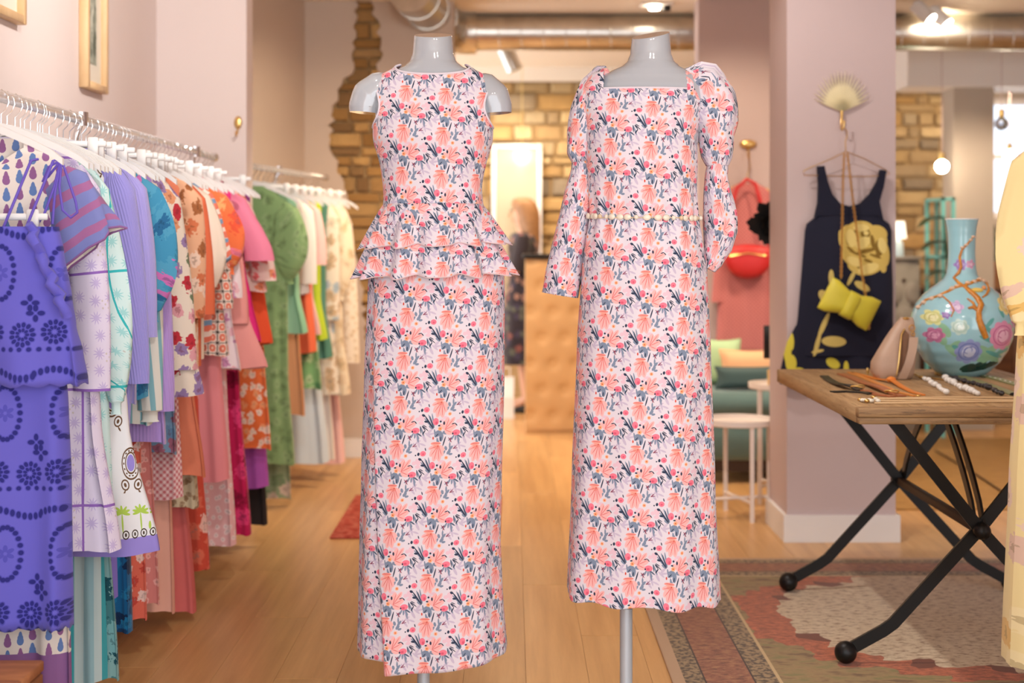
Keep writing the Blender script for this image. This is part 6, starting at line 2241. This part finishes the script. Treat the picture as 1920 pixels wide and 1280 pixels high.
g('hot_pink_top', 'plain hot pink satin dress beside the bubblegum shirt', D, 5.46, 'hotpink', -1.0, -0.962, 0.87, sw=0.17)
g('bubblegum_shirt', 'bubblegum pink shirt with rolled elbow sleeves', 'shirt', 5.54, 'pinkshirt', -1.03, -1.02, 0.95, sleeve=('long', -0.932, 1.18, 0.055, 0.058), collar=G['pinkshirt'])
g('pale_floral_blouse', 'pale pink floral blouse at the far end of the rail', B, 5.62, 'palefloral', -0.99, -0.97, 1.06, sleeve=('long', -0.935, 1.10, 0.05, 0.05))
g('vermilion_dress', 'plain vermilion dress at the far end of the rail', D, 5.70, 'orange', -0.99, -0.96, 0.845)
g('orange_floral_dress', 'orange and white floral dress near the black trousers', D, 5.77, 'orangefl', -1.0, -0.975, 0.415)
g('orchid_dress', 'orchid purple long dress near the black trousers', D, 5.82, 'violet', -1.03, -1.0, 0.25)
g('black_trousers', 'black trousers hanging last on the long rail', T, 5.88, 'blackcloth', -1.05, -1.012, 0.09, clip=True)
# spare hangers bunched at the near end of the long rail
for y, lab in ((3.28, 'empty white hanger nearest the camera on the long rail'), (3.52, 'empty white hanger between the teardrop and lilac check dresses'), (3.615, 'empty white hanger between the lilac and aqua check garments'),
               (3.69, 'empty white hanger just before the paisley dress'), (3.765, 'empty white hanger just behind the paisley dress')):
    hanger(RX, y, lab, False, 'empty white hangers at the near end')


# ---- short rail in the alcove
def g2(name, label, cat, Y, m, xm, xh, zh, **kw):
    cx = lerp(-1.225, -1.03, (Y - 6.58) / 1.28)
    kw.setdefault('sw', 0.16)
    kw.setdefault('dep', 0.024)
    return garment(name, label, cat, cx, Y, G[m], xm, xh, zh, **kw)


g2('sage_dress', 'sage green jacquard dress with puff sleeves at the front of the alcove rail', D, 6.66, 'green', -1.05, -1.02, 0.215, sleeve=('balloon', -0.985, 1.09, 0.05, 0.062))
g2('sage_leaf_skirt', 'sage leaf print maxi skirt below the sage dress', S, 6.73, 'green2', -1.07, -1.045, 0.04, clip=True)
g2('mint_satin_dress', 'mint satin dress with knee hem in the alcove', D, 6.81, 'mint', -1.02, -0.98, 0.82)
g2('camel_skirt', 'warm camel skirt behind the mint satin dress', S, 6.87, 'camel', -1.03, -1.0, 0.42, clip=True)
g2('white_cotton_blouse', 'white cotton blouse with loose sleeves in the alcove', B, 6.94, 'whitecl', -1.0, -0.99, 1.0, sleeve=('long', -0.955, 1.05, 0.05, 0.05))
g2('coral_red_skirt', 'short coral red skirt in the alcove', S, 7.0, 'coralred', -0.99, -0.965, 0.71, clip=True)
g2('pale_pink_dress', 'pale pink cotton dress with elbow sleeves in the alcove', D, 7.06, 'palepink', -0.99, -0.95, 0.80, sleeve=('long', -0.925, 1.14, 0.05, 0.055))
g2('green_ruffle_skirt', 'green ruffle print skirt under the pale pink dress', S, 7.12, 'greenfl', -0.99, -0.955, 0.52, clip=True)
g2('lime_dress', 'bright lime green sleeveless dress in the alcove', D, 7.19, 'lime', -0.97, -0.935, 0.76, sw=0.17)
g2('ice_blue_trousers', 'pale ice blue wide trousers in the alcove', T, 7.25, 'ice', -0.99, -0.935, 0.13, clip=True)
g2('deep_teal_top', 'deep teal sleeveless top beside the lime dress', 'top', 7.31, 'teal', -0.96, -0.925, 0.66, sw=0.17)
g2('toile_dress', 'cream and blue toile dress with long sleeves in the alcove', D, 7.39, 'seaflor', -0.92, -0.885, 0.46, sleeve=('long', -0.90, 0.85, 0.05, 0.05))
g2('white_trousers', 'white wide trousers near the end of the alcove rail', T, 7.46, 'whitecl', -0.97, -0.93, 0.12, clip=True)
g2('cream_toile_dress', 'cream toile dress with gathered sleeves near the end of the alcove rail', D, 7.55, 'creamdress', -0.90, -0.86, 0.45, sleeve=('balloon', -0.865, 0.98, 0.045, 0.045))
g2('nude_pink_skirt', 'nude pink straight skirt at the end of the alcove rail', S, 7.63, 'palepink', -0.95, -0.90, 0.07, clip=True)
g2('ivory_lace_dress', 'ivory lace dress with wide long sleeves last on the alcove rail', D, 7.72, 'lace', -0.88, -0.85, 0.62, sleeve=('long', -0.83, 0.60, 0.04, 0.05), sw=0.15)

# wooden crate in the near left corner
cr = thing('wooden_crate', (-1.3, 3.0, 0), 'rough wooden crate on the floor in the near left corner', 'crate')
M['crate'] = wood('crate_wood', (136, 84, 54), (178, 118, 76), (3, 14, 14), 0.7, 0.3)
for q in range(4):
    MB().cbox((-1.57, 2.62 + q * 0.148, 0.285), (-1.055, 2.62 + q * 0.148 + 0.143, 0.310), 0.003).build('top_slat', M['crate'], cr)
for q in range(3):
    MB().cbox((-1.075, 2.62, 0.01 + q * 0.093), (-1.057, 3.207, 0.095 + q * 0.093), 0.003).build('side_slat', M['crate'], cr)
    MB().cbox((-1.57, 3.19, 0.01 + q * 0.093), (-1.078, 3.207, 0.095 + q * 0.093), 0.003).build('side_slat', M['crate'], cr)
for x in (-1.56, -1.10):
    for y in (2.63, 3.16):
        MB().box((x, y, 0.0), (x + 0.025, y + 0.025, 0.284)).build('corner_post', M['crate'], cr, smooth=False)

# ================================================================== yellow dress at the right edge
G['yellowfl'] = blotch('lemon_watercolour', (236, 216, 158), [(226, 186, 110), (232, 206, 186), (240, 222, 172), (222, 190, 170)], 9, 0.30, 0.02)
YX, CXY = 3.45, 1.455
garment('yellow_dress', 'pale yellow watercolour dress at the right edge in front of the table', 'dress', CXY, YX, G['yellowfl'], CXY + 0.240, CXY + 0.255, 0.235, zs=1.56, sw=0.19, dep=0.10, amp=0.012, nf=9,
        sleeve=('balloon', CXY + 0.268, 1.06, 0.055, 0.050), hang=False, seed=4)
st = thing('dress_stand', (CXY, YX, 0), 'grey dress stand carrying the yellow dress at the right edge', 'mannequin')
MB().lathe([(0.05, 0.0), (0.055, -0.06), (0.075, -0.10), (0.12, -0.16)][::-1], (CXY, YX, 1.66), 28).build('neck', M['mann'], st)
MB().tube([(CXY, YX, 0.01), (CXY, YX, 1.52)], 0.014, 14).build('pole', M['pole'], st)
MB().lathe([(0.15, 0.0), (0.15, 0.006), (0.02, 0.014)], (CXY, YX, 0), 36).build('foot_plate', M['pole'], st)

# ================================================================== woman behind the counter
skin = plain('skin', (214, 162, 132), 0.55)
per = thing('person', (0.10, 10.55, 0), 'woman with long fair hair in a dark floral dress standing by the counter', 'person')
PXc, PYc = 0.085, 10.55
J = {'pel': (0, 0, .86, .115, .10), 'sp': (0, 0, 1.04, .10, .085), 'ch': (0, 0, 1.20, .105, .085), 'nb': (0.005, 0, 1.31, .055, .05), 'nk': (-.005, 0, 1.365, .042, .042),
     'jaw': (-.028, 0, 1.415, .056, .052), 'hd': (-.018, 0, 1.485, .082, .070), 'ht': (-.008, 0, 1.555, .052, .05),
     'ls': (0.0, -.145, 1.265, .05, .05), 'le': (-.05, -.19, 1.03, .038, .038), 'lw': (-.22, -.10, 1.12, .026, .026), 'lh': (-.285, -.075, 1.155, .03, .018),
     'rs': (0.0, .145, 1.265, .05, .05), 're': (-.04, .19, 1.02, .038, .038), 'rw': (-.21, .10, 1.06, .026, .026), 'rh': (-.275, .075, 1.085, .03, .018),
     'lp': (0, -.085, .80, .08, .08), 'lk': (-.01, -.09, .46, .052, .052), 'la': (0.02, -.09, .09, .033, .033), 'lt': (-.11, -.095, .028, .03, .024),
     'rp': (0, .085, .80, .08, .08), 'rk': (.01, .09, .46, .052, .052), 'ra': (0.03, .09, .09, .033, .033), 'rt': (-.10, .095, .028, .03, .024)}
E = [('pel', 'sp'), ('sp', 'ch'), ('ch', 'nb'), ('nb', 'nk'), ('nk', 'jaw'), ('jaw', 'hd'), ('hd', 'ht'), ('ch', 'ls'), ('ls', 'le'), ('le', 'lw'), ('lw', 'lh'), ('ch', 'rs'), ('rs', 're'), ('re', 'rw'), ('rw', 'rh'),
     ('pel', 'lp'), ('lp', 'lk'), ('lk', 'la'), ('la', 'lt'), ('pel', 'rp'), ('rp', 'rk'), ('rk', 'ra'), ('ra', 'rt')]
for s_, h in ((-1, 'lh'), (1, 'rh')):            # five fingers on each hand
    hx, hy, hz = J[h][:3]
    for q, (dy, dz, l1) in enumerate(((-.026, .004, .05), (-.010, .006, .062), (.008, .004, .058), (.024, 0, .046), (.03, .03, .034))):
        b0 = 'f%s%d' % (h, q)
        sx_ = -.028 if q < 4 else .0
        J[b0 + 'a'] = (hx + sx_ - .004, hy + dy, hz + dz, .009, .009)
        J[b0 + 'b'] = (hx + sx_ - l1 * .55, hy + dy * 1.05, hz + dz - .006, .0085, .0085)
        J[b0 + 'c'] = (hx + sx_ - l1 * .85, hy + dy * 1.05, hz + dz - .03, .007, .007)
        E += [(h, b0 + 'a'), (b0 + 'a', b0 + 'b'), (b0 + 'b', b0 + 'c')]
bm = bmesh.new()
sk = bm.verts.layers.skin.verify()
V = {}
for k, (x, y, z, r1, r2) in J.items():
    v = bm.verts.new((PXc + x, PYc + y, z))
    v[sk].radius = (r1, r2)
    v[sk].use_root = (k == 'pel')
    V[k] = v
for a, b in E:
    bm.edges.new((V[a], V[b]))
me = bpy.data.meshes.new('body')
bm.to_mesh(me)
bm.free()
bo = bpy.data.objects.new('body', me)
COL.objects.link(bo)
me.materials.append(skin)
bo.parent = per
bo.matrix_parent_inverse = Matrix.Translation(-per.location)
bo.modifiers.new('skin', 'SKIN').use_smooth_shade = True
bo.modifiers.new('sub', 'SUBSURF').levels = 1
bo.modifiers['sub'].render_levels = 1
G['darkfloral'] = blotch('dark_floral_dress', (44, 34, 38), [(122, 70, 62), (86, 84, 70), (150, 110, 92), (60, 52, 70)], 14, 0.34, 0.03)
rings, uvs = [], []
for z, wx, wy in ((1.325, .075, .09), (1.30, .10, .15), (1.25, .115, .185), (1.18, .118, .17), (1.05, .105, .145), (.95, .115, .155), (.82, .14, .185), (.6, .16, .20), (.45, .175, .215), (.36, .185, .225)):
    for k in range(29):
        uvs.append((2 * PI * k / 28 * 0.16, z))
    rings.append([(PXc + wx * math.cos(2 * PI * k / 28) * (1 + (.05 * math.sin(k * 1.8) if z < .9 else 0)), PYc + wy * math.sin(2 * PI * k / 28) * (1 + (.05 * math.sin(k * 1.8) if z < .9 else 0)), z) for k in range(29)])
MB().loft(rings, closed=False, uvs=uvs).build('dress', G['darkfloral'], per, smooth=80)
for s_ in ('l', 'r'):
    a, b = Vector(J[s_ + 's'][:3]), Vector(J[s_ + 'e'][:3])
    o_ = Vector((PXc, PYc, 0))
    MB().tube([a + o_ + Vector((0, 0, .03)), a.lerp(b, .2) + o_, a.lerp(b, .6) + o_, a.lerp(b, 1.0) + o_], [.05, .064, .06, .062], 14, caps=False).build('sleeve', G['darkfloral'], per)
hair = plain('fair_hair', (158, 112, 70), 0.5, var=0.2, vscale=30)
rings = []
for z, x0, rx, ry in ((1.585, -.005, .03, .03), (1.575, -.005, .066, .064), (1.54, .004, .092, .084), (1.49, .022, .094, .092), (1.43, .036, .088, .096), (1.36, .046, .078, .10), (1.27, .062, .062, .10), (1.19, .074, .045, .085), (1.15, .078, .02, .05)):
    rings.append([(PXc + x0 + rx * math.cos(2 * PI * k / 24) * (1 + .03 * math.sin(k * 2.7)), PYc + ry * math.sin(2 * PI * k / 24), z) for k in range(24)])
MB().loft(rings, caps=True).build('hair', hair, per)
for s_ in (-1, 1):
    MB().ball((PXc - .092, PYc + s_ * .028, 1.488), .010, 8, 6).build('eye', M['dark'], per)
MB().tube([(PXc - .094, PYc, 1.485), (PXc - .115, PYc, 1.452), (PXc - .088, PYc, 1.447)], [.006, .012, .008], 8).build('nose', skin, per)
MB().ball((PXc - .082, PYc, 1.418), .014, 8, 6, (.5, 1.5, .5)).build('mouth', plain('lips', (176, 92, 84), .5), per)
for s_ in (-1, 1):
    k = 'l' if s_ < 0 else 'r'
    a = Vector(J[k + 'a'][:3]) + Vector((PXc, PYc, 0))
    MB().tube([a + Vector((.03, 0, -.055)), a + Vector((-.02, 0, -.062)), a + Vector((-.16, 0, -.066))], [.036, .04, .024], 12, flat=1.0).build('shoe', M['blackleather'], per)

# ================================================================== back room on the right
tc = thing('tufted_cabinet', (2.45, 9.4, 0), 'grey tufted velvet cabinet in front of the far stone wall', 'cabinet')
gv = plain('grey_velvet', (150, 142, 132), 0.85, sheen=0.3)
x0, x1, zt = 2.1, PX(1725, 9.4), PZ(481, 9.4)
MB().cbox((x0, 9.40, 0.0), (x1, 9.75, zt - 0.02), 0.01).build('carcass', gv, tc)
MB().cbox((x0 - 0.01, 9.38, zt - 0.02), (x1 + 0.01, 9.76, zt), 0.005).build('top', gv, tc)
for i in range(5):
    for j in range(6):
        MB().ball((x1 - 0.05 - 0.11 * i - (0.055 if j % 2 else 0), 9.398, 0.2 + 0.16 * j), 0.014, 8, 6, (1, .5, 1)).build('button', M['dark'], tc)
for i in range(5):
    for j in range(7):
        cx_, cz_ = x1 - 0.05 - 0.11 * i - (0.0 if j % 2 else 0.055), 0.12 + 0.16 * j
        if cx_ - 0.05 > x0 and cz_ < zt - 0.08:
            MB().ball((cx_, 9.40, cz_), 0.05, 12, 8, (1, .4, 1.4)).build('tuft', gv, tc)
lm = thing('table_lamp', (PX(1685, 9.5), 9.5, zt), 'small table lamp with a glowing white shade on the grey cabinet', 'lamp')
lx = PX(1684, 9.5)
shade = N('lamp_shade')
shade.b.inputs['Emission Color'].default_value = (1, .9, .74, 1)
shade.b.inputs['Emission Strength'].default_value = 1.1
shade = shade.fin(lin((250, 240, 226)), 0.8)
MB().lathe([(.055, .12), (.042, .235), (.039, .235), (.052, .12)], (lx, 9.5, zt), 24).build('lamp_shade', shade, lm)
MB().lathe([(.035, 0.001), (.038, .02), (.032, .09), (.016, .11), (.008, .15)], (lx, 9.5, zt), 20).build('lamp_base', plain('pale_blue_ceramic', (200, 222, 232), .2), lm)
ld = thing('turquoise_shelf', (2.80, 9.2, 0), 'turquoise metal ladder shelf beside the greige pillar', 'shelf')
tq = plain('turquoise_paint', (120, 200, 196), 0.45)
for x in (2.735, 2.80):
    for y in (9.05, 9.40):
        MB().box((x, y, 0), (x + 0.022, y + 0.022, 1.54)).build('upright', tq, ld, smooth=False)
for z in (0.35, 0.75, 1.15, 1.52):
    MB().box((2.735, 9.05, z), (2.822, 9.422, z + 0.018)).build('shelf_board', tq, ld, smooth=False)
sb = thing('dark_sideboard', (3.3, 10.0, 0), 'low dark wooden sideboard behind the vase', 'sideboard')
dk = wood('dark_walnut', (78, 48, 30), (112, 72, 44), (4, 14, 14), 0.5, 0.05)
MB().cbox((2.62, 9.86, 0.12), (4.3, 10.2, 0.90), 0.004).build('carcass', dk, sb)
MB().cbox((2.60, 9.84, 0.90), (4.32, 10.22, 0.935), 0.004).build('top', dk, sb)
for q in range(4):
    MB().cbox((2.64 + q * 0.415, 9.846, 0.14), (2.64 + q * 0.415 + 0.405, 9.862, 0.88), 0.003).build('door', dk, sb)
    MB().ball((2.64 + q * 0.415 + 0.37, 9.84, 0.55), 0.012, 8, 6).build('knob', M['brass'], sb)
for x in (2.66, 4.22):
    for y in (9.9, 10.14):
        MB().box((x, y, 0), (x + .04, y + .04, .12)).build('leg', dk, sb, smooth=False)
leafm = plain('leaf_green', (58, 104, 44), 0.4, var=0.2, vscale=10)
leafd = plain('leaf_dark_green', (34, 66, 40), 0.35, var=0.15, vscale=10)


def blade(p0, d, ln, w, droop, mat, parent, name='leaf'):
    """one broad pointed leaf with a folded midrib"""
    d = Vector(d).normalized()
    s_ = d.cross(Vector((0, 0, 1))).normalized()
    rows_ = []
    n = 9
    for i in range(n + 1):
        f = i / n
        c = Vector(p0) + d * ln * f + Vector((0, 0, -droop * f * f * ln))
        ww = w * math.sin(PI * min(1, f * 0.94 + 0.06)) ** 0.8
        rows_.append([c - s_ * ww + Vector((0, 0, ww * .3)), c, c + s_ * ww + Vector((0, 0, ww * .3))])
    m = MB()
    m.loft(rows_, closed=False)
    return solid(m.build(name, mat, parent, smooth=80), 0.0015)


pl = thing('peace_lily', (PX(1875, 10.0), 10.0, 0.936), 'bushy green peace lily in a wooden planter on the sideboard', 'plant')
px0, px1 = PX(1838, 10.0), PX(1918, 10.0)
tr = wood('planter_wood', (176, 112, 62), (206, 146, 92), (4, 14, 14), .6, .05)
MB().loft([[(px0 + .02, 9.92, .936), (px1 - .02, 9.92, .936), (px1 - .02, 10.1, .936), (px0 + .02, 10.1, .936)], [(px0, 9.90, 1.12), (px1, 9.90, 1.12), (px1, 10.12, 1.12), (px0, 10.12, 1.12)]], caps=True).build('planter', tr, pl, smooth=False)
rnd = random.Random(3)
pc = Vector(((px0 + px1) / 2, 10.0, 1.11))
for q in range(34):
    a = rnd.uniform(0, 2 * PI)
    el_ = rnd.uniform(.35, 1.25)
    d = Vector((math.cos(a) * math.cos(el_), math.sin(a) * math.cos(el_) * .6, math.sin(el_)))
    st_ = pc + Vector((rnd.uniform(-.1, .1), rnd.uniform(-.05, .05), 0))
    b0 = st_ + d * rnd.uniform(.12, .26)
    MB().tube([st_, b0], .004, 5).build('stem', leafm, pl)
    blade(b0, d + Vector((0, 0, -.35)), rnd.uniform(.15, .24), rnd.uniform(.03, .045), rnd.uniform(.4, .9), leafm, pl)
fz = PZ(372, 10.0)
MB().tube([pc, (PX(1846, 10.0), 9.97, fz)], .004, 5).build('flower_stalk', leafm, pl)
MB().ball((PX(1844, 10.0), 9.97, fz + .01), .03, 10, 8, (1, .4, .7)).build('flower', plain('pale_pink_spathe', (228, 200, 190), .6), pl)
p2 = thing('broad_leaf_plant', (2.778, 9.2, 0.7685), 'broad dark leaved plant in a clay pot on the turquoise shelf', 'plant')
MB().lathe([(.026, 0), (.03, .01), (.037, .08), (.040, .085), (.036, .09), (.03, .08), (.01, .075)], (2.778, 9.2, .7685), 24).build('pot', plain('terracotta', (170, 96, 66), .8), p2)
for (tx, tz, ln, w) in ((-.035, 1.40, .19, .06), (-.03, 1.25, .17, .055), (.02, 1.33, .14, .05), (-.02, 1.06, .16, .05)):
    top_ = Vector((2.77 + tx, 9.0, tz))
    MB().tube([(2.778, 9.2, .84), (2.79, 9.03, .95), top_], .006, 6).build('stem', leafd, p2)
    sgn = 1 if tx > .015 else -1
    blade(top_, (sgn * 1.0, -.25, .12), ln, w, .45, leafd, p2)
